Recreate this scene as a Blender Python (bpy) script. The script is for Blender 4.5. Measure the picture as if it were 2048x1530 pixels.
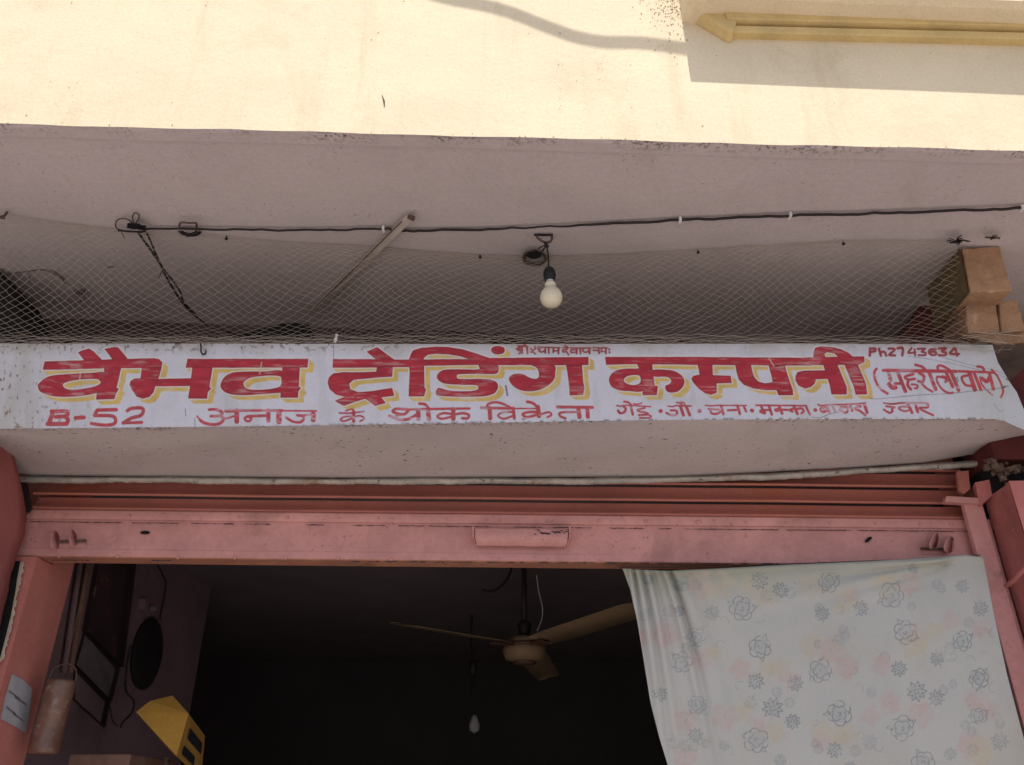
import bpy, math, random
import numpy as np
from math import sin, cos, tan, atan, pi, radians
random.seed(7); np.random.seed(7)
S = bpy.context.scene
for o in list(bpy.data.objects): bpy.data.objects.remove(o)

# ------------------------------------------------------------------ camera
F = 1640.0; PITCH = radians(28.0); CAMZ = 1.5
cam_d = bpy.data.cameras.new('camera'); cam = bpy.data.objects.new('camera', cam_d)
S.collection.objects.link(cam); S.camera = cam
cam.location = (0, 0, CAMZ); cam.rotation_euler = (pi/2 + PITCH, 0, 0)
cam_d.sensor_width = 36; cam_d.lens = F*36/2048; cam_d.clip_start = 0.02; cam_d.clip_end = 2000
# ------------------------------------------------------------------ light
SUN_EL = radians(66)
w = bpy.data.worlds.new('World'); S.world = w; w.use_nodes = True
nt = w.node_tree; bg = nt.nodes['Background']
sky = nt.nodes.new('ShaderNodeTexSky'); sky.sky_type = 'NISHITA'; sky.sun_disc = False
sky.sun_elevation = SUN_EL; sky.sun_rotation = radians(180); sky.dust_density = 2.5
nt.links.new(sky.outputs[0], bg.inputs[0]); bg.inputs[1].default_value = 0.10
sd = bpy.data.lights.new('sun', 'SUN'); sd.energy = 3.6; sd.angle = radians(0.53); sd.color = (1, .95, .86)
sun = bpy.data.objects.new('sun', sd); S.collection.objects.link(sun)
sun.rotation_euler = (pi/2 - SUN_EL, 0, 0); sun.location = (0, -4, 9)
S.view_settings.view_transform = 'Standard'; S.view_settings.look = 'None'
S.view_settings.gamma = 1; S.view_settings.use_curve_mapping = False
S.view_settings.exposure = 0.55
S.cycles.max_bounces = 10; S.cycles.diffuse_bounces = 6

# ------------------------------------------------------------------ helpers
def ray(px, py):
    x = (px-1024)/F; u = (765-py)/F
    return (x, cos(PITCH)-u*sin(PITCH), sin(PITCH)+u*cos(PITCH))
def P(px, py, Y):
    d = ray(px, py); t = Y/d[1]; return (t*d[0], Y, CAMZ+t*d[2])
def PX(px, py, X):
    d = ray(px, py); t = X/d[0]; return (X, t*d[1], CAMZ+t*d[2])
def PZ(px, py, Z):
    d = ray(px, py); t = (Z-CAMZ)/d[2]; return (t*d[0], t*d[1], Z)
SOF = 1.64; SLOPE = -0.036
def sofz(X): return CAMZ+SOF+SLOPE*X
def PS(px, py, off=0.0):
    d = ray(px, py); t = (SOF-off)/(d[2]-SLOPE*d[0]); return (t*d[0], t*d[1], CAMZ+t*d[2])

def thing(name, label, cat, loc=(0,0,0), group=None):
    o = bpy.data.objects.new(name, None); S.collection.objects.link(o); o.location = loc
    o.empty_display_size = .1
    o['label'] = label; o['category'] = cat
    if group: o['group'] = group
    return o
def tag(o, label, cat, group=None):
    o['label'] = label; o['category'] = cat
    if group: o['group'] = group
    return o
def obj(name, verts, faces, mat, parent=None, smooth=False, label=None, attr=None):
    """links one mesh object; verts are world coordinates"""
    off = (0,0,0)
    if parent is not None:
        p = parent; off = [0,0,0]
        while p is not None:
            for i in range(3): off[i] += p.location[i]
            p = p.parent
    me = bpy.data.meshes.new(name)
    if isinstance(verts, np.ndarray):
        V = verts - np.array(off); n = len(V); Fq = np.asarray(faces, dtype=np.int32)
        me.vertices.add(n); me.vertices.foreach_set('co', V.astype(np.float32).ravel())
        k = Fq.shape[1]
        me.loops.add(Fq.size); me.loops.foreach_set('vertex_index', Fq.ravel())
        me.polygons.add(len(Fq)); me.polygons.foreach_set('loop_start', np.arange(0, Fq.size, k, dtype=np.int32))
        me.update(calc_edges=True)
    else:
        me.from_pydata([(v[0]-off[0], v[1]-off[1], v[2]-off[2]) for v in verts], [], faces)
        me.update()
    me.materials.append(mat)
    if smooth: me.polygons.foreach_set('use_smooth', [True]*len(me.polygons))
    if attr is not None:
        a = me.color_attributes.new('paint', 'FLOAT_COLOR', 'POINT')
        a.data.foreach_set('color', attr.astype(np.float32).ravel())
    o = bpy.data.objects.new(name, me); S.collection.objects.link(o)
    if parent is not None: o.parent = parent
    if label: o['label'] = label
    return o
class MB:
    def __init__(s): s.v = []; s.f = []
    def add(s, v, f):
        k = len(s.v); s.v += [tuple(p) for p in v]; s.f += [tuple(i+k for i in q) for q in f]; return s
    def hexa(s, a, b):   # two quads (4 points each) -> closed box
        return s.add(list(a)+list(b), [(0,1,2,3),(7,6,5,4),(0,4,5,1),(1,5,6,2),(2,6,7,3),(3,7,4,0)])
    def box(s, x0, x1, y0, y1, z0, z1):
        return s.hexa([(x0,y0,z0),(x1,y0,z0),(x1,y0,z1),(x0,y0,z1)], [(x0,y1,z0),(x1,y1,z0),(x1,y1,z1),(x0,y1,z1)])
    def tube(s, pts, r, n=6, cap=True):
        pts = [np.array(p, float) for p in pts]; m = len(pts); rings = []
        rr = r if isinstance(r, (list, tuple)) else [r]*m
        prev = None
        for i in range(m):
            t = pts[min(i+1, m-1)]-pts[max(i-1, 0)]; L = np.linalg.norm(t); t = t/L if L > 0 else np.array([0,0,1.])
            if prev is None:
                a = np.array([0,0,1.]) if abs(t[2]) < .9 else np.array([1.,0,0])
            else: a = prev
            a = a - t*a.dot(t); a /= np.linalg.norm(a); prev = a; b = np.cross(t, a)
            rings.append([pts[i]+rr[i]*(cos(2*pi*k/n)*a+sin(2*pi*k/n)*b) for k in range(n)])
        f = []
        for i in range(m-1):
            for k in range(n):
                k2 = (k+1) % n; f.append((i*n+k, i*n+k2, (i+1)*n+k2, (i+1)*n+k))
        if cap: f.append(tuple(range(n-1, -1, -1))); f.append(tuple((m-1)*n+k for k in range(n)))
        return s.add([p for rg in rings for p in rg], f)
    def lathe(s, prof, c, n=20, ax=(0,0,1)):
        ax = np.array(ax, float); ax /= np.linalg.norm(ax)
        a = np.array([1.,0,0]) if abs(ax[0]) < .9 else np.array([0,1.,0])
        a = a-ax*a.dot(ax); a /= np.linalg.norm(a); b = np.cross(ax, a); c = np.array(c, float); v = []; f = []
        for (r, z) in prof:
            for k in range(n): v.append(c+ax*z+r*(cos(2*pi*k/n)*a+sin(2*pi*k/n)*b))
        for i in range(len(prof)-1):
            for k in range(n):
                k2 = (k+1) % n; f.append((i*n+k, i*n+k2, (i+1)*n+k2, (i+1)*n+k))
        f.append(tuple(range(n-1, -1, -1))); f.append(tuple((len(prof)-1)*n+k for k in range(n)))
        return s.add(v, f)
    def obj(s, name, mat, parent=None, smooth=False, label=None): return obj(name, s.v, s.f, mat, parent, smooth, label)
def bevel(o, w=.003, seg=2):
    m = o.modifiers.new('bevel', 'BEVEL'); m.width = w; m.segments = seg; m.limit_method = 'ANGLE'; m.angle_limit = radians(35); return o
def rough(o, st_=.007, sz=.03, lv=5):
    sb = o.modifiers.new('subdivision', 'SUBSURF'); sb.subdivision_type = 'SIMPLE'; sb.levels = lv; sb.render_levels = lv
    t = bpy.data.textures.get('clouds') or bpy.data.textures.new('clouds', 'CLOUDS'); t.noise_scale = sz; t.noise_depth = 4
    d = o.modifiers.new('displace', 'DISPLACE'); d.texture = t; d.strength = st_; d.mid_level = .5; d.texture_coords = 'GLOBAL'
def smooth_path(pts, n=8):
    pts = [np.array(p, float) for p in pts]; out = []
    for i in range(len(pts)-1):
        p0 = pts[max(i-1, 0)]; p1 = pts[i]; p2 = pts[i+1]; p3 = pts[min(i+2, len(pts)-1)]
        for k in range(n):
            t = k/n; out.append(.5*((2*p1)+(-p0+p2)*t+(2*p0-5*p1+4*p2-p3)*t*t+(-p0+3*p1-3*p2+p3)*t**3))
    out.append(pts[-1]); return out

# ------------------------------------------------------------------ materials
def mat(name, base, rough=.8, mott=.12, mscale=3.0, stain=None, stain_amt=0.0, stain_scale=1.2, speck=None, speck_amt=0.0,
        speck_scale=40, streak=0.0, bump=.15, bscale=60, fine=.05, metal=0.0, attr=None, spec=.3, band=None, chips=None, chip_amt=.0, chip_scale=18, chip_th=.67):
    m = bpy.data.materials.new(name); m.use_nodes = True; t = m.node_tree; N = t.nodes; L = t.links
    b = N['Principled BSDF']; b.inputs['Roughness'].default_value = rough; b.inputs['Metallic'].default_value = metal
    b.inputs['Specular IOR Level'].default_value = spec
    tc = N.new('ShaderNodeTexCoord'); co = tc.outputs['Object']
    def noise(scale, detail=6, rough_=.6, vec=None, dist=0):
        n = N.new('ShaderNodeTexNoise'); n.inputs['Scale'].default_value = scale; n.inputs['Detail'].default_value = detail
        n.inputs['Roughness'].default_value = rough_; n.inputs['Distortion'].default_value = dist
        L.new(vec or co, n.inputs['Vector']); return n.outputs['Fac']
    def ramp(fac, a, c, va=0., vc=1.):
        r = N.new('ShaderNodeMapRange'); r.inputs[1].default_value = a; r.inputs[2].default_value = c
        r.inputs[3].default_value = va; r.inputs[4].default_value = vc; r.interpolation_type = 'SMOOTHSTEP'
        L.new(fac, r.inputs[0]); return r.outputs[0]
    def mix(fac, A, B, mode='MIX'):
        x = N.new('ShaderNodeMix'); x.data_type = 'RGBA'; x.blend_type = mode
        if isinstance(fac, float): x.inputs[0].default_value = fac
        else: L.new(fac, x.inputs[0])
        for k, c in ((6, A), (7, B)):
            if isinstance(c, tuple): x.inputs[k].default_value = (*c[:3], 1)
            else: L.new(c, x.inputs[k])
        return x.outputs[2]
    if attr:
        a = N.new('ShaderNodeAttribute'); a.attribute_name = attr; col = a.outputs['Color']
    else:
        r = N.new('ShaderNodeRGB'); r.outputs[0].default_value = (*base, 1); col = r.outputs[0]
    if mott:
        v = ramp(noise(mscale, 8, .65, dist=.3), .25, .75, 1-mott, 1+mott)
        c = N.new('ShaderNodeVectorMath'); c.operation = 'SCALE'; L.new(col, c.inputs[0]); L.new(v, c.inputs['Scale']); col = c.outputs[0]
    if fine:
        v = ramp(noise(bscale*1.7, 3, .7), .3, .7, 1-fine, 1+fine)
        c = N.new('ShaderNodeVectorMath'); c.operation = 'SCALE'; L.new(col, c.inputs[0]); L.new(v, c.inputs['Scale']); col = c.outputs[0]
    if streak:
        mp = N.new('ShaderNodeMapping'); mp.inputs['Scale'].default_value = (7, 7, .7); L.new(co, mp.inputs[0])
        f = ramp(noise(1.5, 6, .7, mp.outputs[0]), .52, .78, 0, streak); col = mix(f, col, stain or (.1,.08,.06))
    if stain_amt:
        f = ramp(noise(stain_scale, 9, .72, dist=.6), .52, .72, 0, stain_amt); col = mix(f, col, stain)
    if speck_amt:
        n1 = noise(speck_scale, 2, .5); n2 = noise(speck_scale*.07, 3, .5)
        th = N.new('ShaderNodeMath'); th.operation = 'MULTIPLY'
        L.new(ramp(n1, .66, .70), th.inputs[0]); L.new(ramp(n2, .42, .6), th.inputs[1])
        mm = N.new('ShaderNodeMath'); mm.operation = 'MULTIPLY'; L.new(th.outputs[0], mm.inputs[0]); mm.inputs[1].default_value = speck_amt
        if band:      # grime caught along an edge of the plaster (object Y)
            sx = N.new('ShaderNodeSeparateXYZ'); L.new(co, sx.inputs[0]); y_ = sx.outputs[1]
            g1 = ramp(noise(90, 4, .7), .50, .60); g2 = ramp(noise(7, 3, .6), .40, .62); g3 = ramp(y_, band[0], band[1], 1, 0)
            q1 = N.new('ShaderNodeMath'); q1.operation = 'MULTIPLY'; L.new(g1, q1.inputs[0]); L.new(g2, q1.inputs[1])
            q2 = N.new('ShaderNodeMath'); q2.operation = 'MULTIPLY'; L.new(q1.outputs[0], q2.inputs[0]); L.new(g3, q2.inputs[1])
            q3 = N.new('ShaderNodeMath'); q3.operation = 'MAXIMUM'; L.new(q2.outputs[0], q3.inputs[0]); L.new(mm.outputs[0], q3.inputs[1]); mm = q3
        col = mix(mm.outputs[0], col, speck)
    if chip_amt:
        f = ramp(noise(chip_scale, 10, .8), chip_th, chip_th+.02, 0, chip_amt); col = mix(f, col, chips)
    L.new(col, b.inputs['Base Color'])
    if bump:
        bp = N.new('ShaderNodeBump'); bp.inputs['Strength'].default_value = bump; bp.inputs['Distance'].default_value = .004
        ad = N.new('ShaderNodeMath'); ad.operation = 'ADD'; L.new(noise(bscale, 6, .65), ad.inputs[0])
        mu = N.new('ShaderNodeMath'); mu.operation = 'MULTIPLY'; mu.inputs[1].default_value = 3; L.new(noise(bscale*.12, 4, .6), mu.inputs[0])
        L.new(mu.outputs[0], ad.inputs[1]); L.new(ad.outputs[0], bp.inputs['Height']); L.new(bp.outputs[0], b.inputs['Normal'])
    return m
M = {}; FYB = 1.66-2.5; SYB = 2.10-2.5
M['fascia'] = mat('cream_plaster', (.74,.63,.455), .85, .07, 1.6, stain=(.50,.39,.24), stain_amt=.35, stain_scale=2.4, speck=(.34,.25,.16), speck_amt=.5, speck_scale=150, streak=.38, bump=.25, bscale=70)
M['moulding'] = mat('ochre_moulding', (.62,.47,.22), .8, .15, 5, stain=(.3,.22,.12), stain_amt=.3, bump=.3)
M['soffit'] = mat('soffit_plaster', (.525,.46,.465), .9, .08, 1.3, stain=(.36,.31,.28), stain_amt=.6, stain_scale=.8, speck=(.14,.11,.10), speck_amt=.45, speck_scale=100, band=(FYB+.004, FYB+.05), bump=.3, bscale=45)
M['beam'] = mat('beam_plaster', (.475,.42,.425), .9, .08, 2.5, stain=(.3,.24,.2), stain_amt=.3, stain_scale=2.6, speck=(.08,.06,.05), speck_amt=.8, speck_scale=75, band=(SYB+.002, SYB+.03), bump=.25, bscale=50)
M['lip'] = mat('lip_plaster', (.40,.38,.35), .9, .25, 14, stain=(.24,.14,.07), stain_amt=.85, stain_scale=7, chips=(.06,.05,.04), chip_amt=.9, chip_scale=26, bump=.6, chip_th=.58)
M['sign'] = mat('sign_paint', (1,1,1), .6, .05, 4, attr='paint', bump=.12, bscale=60, fine=.03)
M['cloth'] = mat('printed_cotton', (1,1,1), .95, .05, 3, attr='paint', bump=.15, bscale=260, fine=.05, spec=.1)
M['pink'] = mat('pink_enamel', (.59,.285,.265), .6, .16, 4, stain=(.38,.19,.16), stain_amt=.7, stain_scale=3.5, streak=.3, chip_th=.645, speck=(.25,.1,.09), speck_amt=.6, speck_scale=70, chips=(.08,.03,.03), chip_amt=.5, chip_scale=22, bump=.12, bscale=30)
M['rail_rust'] = mat('rusty_orange_paint', (.40,.18,.12), .7, .2, 6, stain=(.13,.06,.04), stain_amt=.7, stain_scale=5, chips=(.1,.06,.05), chip_amt=.6, bump=.3)
M['slat'] = mat('salmon_enamel', (.41,.15,.12), .55, .14, 2, stain=(.42,.12,.05), stain_amt=.5, stain_scale=2, bump=.12, bscale=30)
M['maroon'] = mat('maroon_shade', (.10,.022,.022), .9, .2, 5, bump=.4)  # dark maroon carrying the shade of the recess and beside the capital
M['olive'] = mat('olive_shade', (.15,.11,.055), .9, .2, 8, bump=.4)  # loft shade put into the colour of the capital side
M['dark_mottle'] = mat('loft_darkening', (.12,.09,.08), .95, .3, 10, bump=.5)  # loft shade put into the colour of the beam top; also soffit cracks
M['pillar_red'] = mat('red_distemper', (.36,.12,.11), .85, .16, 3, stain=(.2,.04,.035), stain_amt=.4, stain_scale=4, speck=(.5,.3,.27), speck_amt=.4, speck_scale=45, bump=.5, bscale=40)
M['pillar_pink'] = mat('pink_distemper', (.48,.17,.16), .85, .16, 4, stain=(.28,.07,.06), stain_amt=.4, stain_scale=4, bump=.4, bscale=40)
M['jamb'] = mat('salmon_distemper', (.56,.2,.165), .85, .1, 3, stain=(.36,.11,.05), stain_amt=.4, stain_scale=2, bump=.25, bscale=40)
M['cream_chip'] = mat('cream_chip', (.5,.4,.3), .9, .25, 20, bump=.6)
M['dark'] = mat('black_and_shade', (.012,.011,.012), .95, .2, 5, bump=.2)  # near-black for black things; also painted shade in gaps
M['back'] = mat('loft_wall', (.09,.065,.065), .9, .25, 3, stain=(.08,.05,.045), stain_amt=.5, bump=.3)  # loft dimness put into the wall's dark brown
M['capital'] = mat('orange_capital', (.36,.215,.13), .9, .22, 9, stain=(.30,.12,.055), stain_amt=.6, stain_scale=7, chips=(.5,.38,.28), chip_amt=.4, chip_scale=14, chip_th=.62, speck=(.7,.5,.35), speck_amt=.3, bump=.5, bscale=55)
M['wall_in'] = mat('purple_distemper', (.21,.135,.155), .9, .15, 3, stain=(.04,.03,.03), stain_amt=.5, stain_scale=1.5, bump=.2)
M['ceil_in'] = mat('darkened_ceiling', (.155,.12,.13), .95, .12, 2, stain=(.08,.065,.07), stain_amt=.5, bump=.1)  # dimness of the interior put into the ceiling colour
M['room_dark'] = mat('darkened_wall', (.06,.056,.057), .95, .1, 2, bump=.1)  # wall colour darkened for the unlit depth of the shop
M['floor_in'] = mat('shop_floor', (.06,.055,.05), .8, .2, 2)
M['wire'] = mat('black_wire', (.02,.016,.016), .55, .2, 20, bump=0, fine=0)
M['iron'] = mat('rusty_iron', (.11,.075,.06), .8, .3, 30, bump=.4, bscale=120)
M['net'] = mat('net_twine', (.50,.41,.345), .8, .15, 10, bump=0, fine=0)
M['clip'] = mat('white_clip', (.7,.7,.68), .5, .05, 10, bump=0)
M['bulb'] = mat('opal_glass', (.72,.66,.5), .25, .06, 30, bump=0, fine=0, spec=.5)
M['bulb_cap'] = mat('bulb_cap', (.6,.58,.57), .35, .1, 30, metal=.6, bump=0)
M['bakelite'] = mat('bakelite', (.015,.014,.018), .35, .2, 20, bump=0, fine=0)
M['batten'] = mat('batten', (.5,.44,.40), .8, .12, 12, bump=.1)
M['fan'] = mat('fan_enamel', (.19,.13,.075), .5, .15, 6, stain=(.12,.07,.04), stain_amt=.5, stain_scale=8, bump=0)
M['fan_trim'] = mat('fan_trim', (.08,.04,.03), .5, .1, 6, bump=0)
M['paper'] = mat('paper', (.42,.42,.45), .8, .1, 14, stain=(.3,.27,.25), stain_amt=.4, stain_scale=12, bump=.1)
M['ink'] = mat('ink', (.1,.08,.09), .8, .1, 20, bump=0)
M['wicker'] = mat('brown_canister', (.17,.085,.055), .38, .3, 14, stain=(.36,.3,.27), stain_amt=.85, stain_scale=26, bump=.5, bscale=60, spec=.6)
M['yellow_box'] = mat('yellow_enamel', (.62,.33,.06), .6, .1, 6, stain=(.4,.2,.04), stain_amt=.4, stain_scale=10, bump=.1)
M['yellow_shaded'] = mat('shaded_yellow_enamel', (.36,.18,.04), .6, .15, 8, bump=.1)  # shaded copy of the yellow enamel, shade put into the colour
M['wood'] = mat('old_wood', (.2,.11,.08), .8, .25, 12, bump=.3)
M['frame'] = mat('dark_frame', (.035,.022,.025), .5, .2, 10, bump=.1)
M['picture'] = mat('faded_picture', (.05,.03,.035), .5, .3, 8, stain=(.16,.035,.04), stain_amt=.9, stain_scale=9, speck=(.2,.16,.15), speck_amt=.6, speck_scale=14, bump=0)
M['cert'] = mat('certificate', (.16,.13,.14), .7, .2, 14, speck=(.06,.05,.05), speck_amt=.9, speck_scale=70, bump=0)
M['nest'] = mat('dusty_twigs', (.09,.06,.05), .95, .4, 40, bump=.8, bscale=80)
M['rubble'] = mat('broken_brick', (.13,.085,.07), .95, .35, 30, bump=1, bscale=60)
M['ground'] = mat('dusty_street', (.37,.335,.31), .95, .12, .5, stain=(.27,.25,.23), stain_amt=.4, stain_scale=.3, bump=.5, bscale=12)
M['steel'] = mat('steel', (.5,.5,.5), .3, .1, 20, metal=.9, bump=0)

# ------------------------------------------------------------------ ground
o = obj('ground', [(-300,-300,0),(300,-300,0),(300,300,0),(-300,300,0)], [(0,1,2,3)], M['ground']); o['kind'] = 'structure'

# ------------------------------------------------------------------ building
B = thing('shop_building', 'cream and pink plastered shop front with rolled up shutter and projecting upper storey', 'building', (0, 2.5, 0))
FY = 1.66                                  # front plane of the upper storey
XL, XR = -4.2, 4.2
b = MB(); g = 60
# fascia wall: front sheet with a slightly uneven bottom arris
xs = np.linspace(XL, XR, 240); v = []; f = []
for x in xs:
    j = .0016*sin(x*7.3)+.0012*sin(x*23+1)+.0012*(random.random()-.5)
    z = sofz(x)
    v += [(x, FY, z+j), (x, FY+.0005*sin(x*9), z+.6), (x, FY, z+2.6)]
for i in range(len(xs)-1):
    a = i*3; f += [(a, a+3, a+4, a+1), (a+1, a+4, a+5, a+2)]
obj('upper_wall', v, f, M['fascia'], B)
# soffit: front strip 3 mm proud, then the soffit sheet running back
v = []; f = []
ys = [FY, FY+.012, FY+.048, FY+.049, FY+.2, 2.1, 2.4, 2.69]
for x in xs:
    z = sofz(x)
    for k, y in enumerate(ys):
        d = 0.0 if k < 3 else .006
        j = .0015*sin(x*3.1+y*5)+.001*sin(x*11+y*9)
        v.append((x, y, z+d+(j if 0 < k else (.0016*sin(x*7.3)+.0012*sin(x*23+1)))))
n = len(ys)
for i in range(len(xs)-1):
    for k in range(n-1): a = i*n+k; f.append((a, a+1, a+1+n, a+n))
obj('soffit', v, f, M['soffit'], B)
# loft back wall
MB().box(XL, XR, 2.69, 2.9, 2.68, 3.5).obj('loft_wall', M['back'], B)
# cornice of the balcony, mitred crown moulding
C = thing('balcony_cornice', 'stepped ochre cornice projecting from the sunlit cream wall at upper right', 'cornice', (1.6, FY, 3.6))
prof = [(-.005,2.012),(.022,2.012),(.026,2.016),(.029,2.034),(.026,2.037),(.008,2.038),(.008,2.046),(.040,2.047),(.043,2.050),(.045,2.070),(.048,2.075)]
def ringstrip(name, prof, m, x0=.672, x1=4.0, sl=-.036):
    v = []; f = []
    for (o_, h) in prof:
        zl = CAMZ+h+.018; xa = x0-o_
        v += [(xa, FY+.03, zl), (xa, FY-o_, zl), (x1, FY-o_, zl+sl*(x1-x0))]
    for i in range(len(prof)-1):
        a = i*3; f += [(a, a+1, a+4, a+3), (a+1, a+2, a+5, a+4)]
    return obj(name, v, f, m, C)
ringstrip('lower_moulding', prof[:7], M['moulding'])
ringstrip('upper_moulding', prof[6:], M['moulding'])
ringstrip('ledge', [(.02,2.0745),(.090,2.077),(.112,2.085),(.113,2.10),(.113,2.28),(-.03,2.29)], M['fascia'], x0=.622, sl=-.058)
q = [(1377,-60),(1379,17),(1392,20),(1410,30),(1428,41),(1444,50),(1456,58),(1468,60),(1474,40),(1478,-60)]
fr = [P(x, y, 1.622) for x, y in q]; n_ = len(q); 
bevel(obj('end_bracket', fr+[(p[0], FY+.001, p[2]-.012) for p in fr], [tuple(range(n_)), tuple(range(2*n_-1, n_-1, -1))]+[(k_, n_+k_, n_+(k_+1) % n_, (k_+1) % n_) for k_ in range(n_)], M['moulding'], C), .006, 3)

# ------------------------------------------------------------------ lintel beam and painted sign
SY = 2.10
top_l = [(-80,688),(0,687),(440,687),(1000,688),(1600,687),(1985,689),(2100,690)]
bot_l = [(-80,859),(0,857.6),(420,853.5),(700,850),(1000,845),(1250,841),(1450,839),(1700,838),(2000,838),(2020,842),(2048,856),(2100,880)]
und_l = [(-80,930),(-40,933),(20,945),(60,951),(700,956),(1100,954),(1348,953),(1530,944),(1703,935),(1850,925),(1950,908),(2006,893),(2048,876),(2100,866)]
def lin(poly, x): return np.interp(x, [p[0] for p in poly], [p[1] for p in poly])

# ---- painting field on a fine grid laid over the sign face
X0, X1, Y0, Y1 = -70, 2074, 680, 888
st = 1.0
gx = np.arange(X0, X1+st, st); nx = len(gx); rows = 176
tv = np.linspace(0, 1, rows)
GX = np.tile(gx, (rows, 1)); T_ = lin(top_l, gx); B_ = lin(bot_l, gx)
GY = T_[None]+(B_-T_)[None]*tv[:, None]
# right-hand end of the sign is worn to a curve
endx = [(687,1984),(700,1988),(725,1996),(745,2008),(765,2020),(785,2034),(810,2044),(838,2056),(880,2074)]
EX = np.interp(GY, [e[0] for e in endx], [e[1] for e in endx])
squeeze = np.clip((GX-1900)/(X1-1900), 0, 1); GX = np.where(GX > 1900, 1900+(EX-1900)*squeeze, GX)
def vnoise(sx, sy, seed, xx=None, yy=None):
    r = np.random.RandomState(seed); xx = GX if xx is None else xx; yy = GY if yy is None else yy
    u = (xx+500)/sx; v_ = (yy+500)/sy; i = np.floor(u).astype(int); j = np.floor(v_).astype(int); a = u-i; b_ = v_-j
    a = a*a*(3-2*a); b_ = b_*b_*(3-2*b_); g_ = r.rand(j.max()+2, i.max()+2)
    return (g_[j,i]*(1-a)+g_[j,i+1]*a)*(1-b_)+(g_[j+1,i]*(1-a)+g_[j+1,i+1]*a)*b_
def fbm(sx, sy, seed, n=4, **k): return sum(vnoise(sx/2**q, sy/2**q, seed+q, **k)/2**q for q in range(n))/sum(1/2**q for q in range(n))
wob = (fbm(14, 14, 3, 2)-.5)*1.3
def segd(xx, yy, a, c):
    dx, dy = c[0]-a[0], c[1]-a[1]; L2 = dx*dx+dy*dy+1e-9
    t = np.clip(((xx-a[0])*dx+(yy-a[1])*dy)/L2, 0, 1); return np.hypot(xx-a[0]-t*dx, yy-a[1]-t*dy)
def bbox(pts, pad, xx, yy):
    x = [p[0] for p in pts]; y = [p[1] for p in pts]
    m = (xx > min(x)-pad) & (xx < max(x)+pad) & (yy > min(y)-pad) & (yy < max(y)+pad)
    r = np.where(m.any(1))[0]; c = np.where(m.any(0))[0]
    if not len(r): return None
    return slice(r[0], r[-1]+1), slice(c[0], c[-1]+1)
def poly_sd(pts, xx, yy):
    ins = np.zeros(xx.shape, bool); d = np.full(xx.shape, 1e9); n = len(pts)
    for i in range(n):
        a = pts[i]; c = pts[(i+1) % n]; d = np.minimum(d, segd(xx, yy, a, c))
        if a[1] != c[1]:
            cr = ((a[1] > yy) != (c[1] > yy)) & (xx < (c[0]-a[0])*(yy-a[1])/(c[1]-a[1])+a[0]); ins ^= cr
    return np.where(ins, d, -d)
def spl(pts, closed=False, n=4):
    if len(pts) < 3: return pts
    out = []; m = len(pts)
    rng = range(m) if closed else range(m-1)
    for i in rng:
        g_ = (lambda k: np.array(pts[k % m], float)) if closed else (lambda k: np.array(pts[min(max(k, 0), m-1)], float))
        p0, p1, p2, p3 = g_(i-1), g_(i), g_(i+1), g_(i+2)
        for k in range(n):
            t = k/n; out.append(tuple(.5*((2*p1)+(-p0+p2)*t+(2*p0-5*p1+4*p2-p3)*t*t+(-p0+3*p1-3*p2+p3)*t**3)))
    if not closed: out.append(tuple(pts[-1]))
    return out
class Tile:
    def __init__(s, ox, oy, sc): s.o = (ox, oy); s.s = sc
    def __call__(s, pts): return [(s.o[0]+x/s.s, s.o[1]+y/s.s) for x, y in pts]
SBIG = np.full(GX.shape, -60.0); SSM = np.full(GX.shape, -60.0); SDK = np.full(GX.shape, -60.0)
WORD = np.zeros(GX.shape, int)
def put(field, pts, hole=None):
    bb = bbox(pts, 16, GX, GY)
    if bb is None: return
    d = poly_sd(pts, GX[bb], GY[bb])
    if hole: d = np.minimum(d, -poly_sd(hole, GX[bb], GY[bb]))
    field[bb] = np.maximum(field[bb], d)
def stroke(field, pts, wd, word=0):
    bb = bbox(pts, wd+6, GX, GY)
    if bb is None: return
    xx = GX[bb]; yy = GY[bb]; d = np.full(xx.shape, 1e9)
    for a, c in zip(pts[:-1], pts[1:]): d = np.minimum(d, segd(xx, yy, a, c))
    d = wd/2-d; field[bb] = np.maximum(field[bb], d)
tA, tB, tC, tD, tE = Tile(0,660,4.6545), Tile(400,660,4.6545), Tile(800,660,4.6545), Tile(1180,660,4.6545), Tile(1608,660,4.6545)
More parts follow.
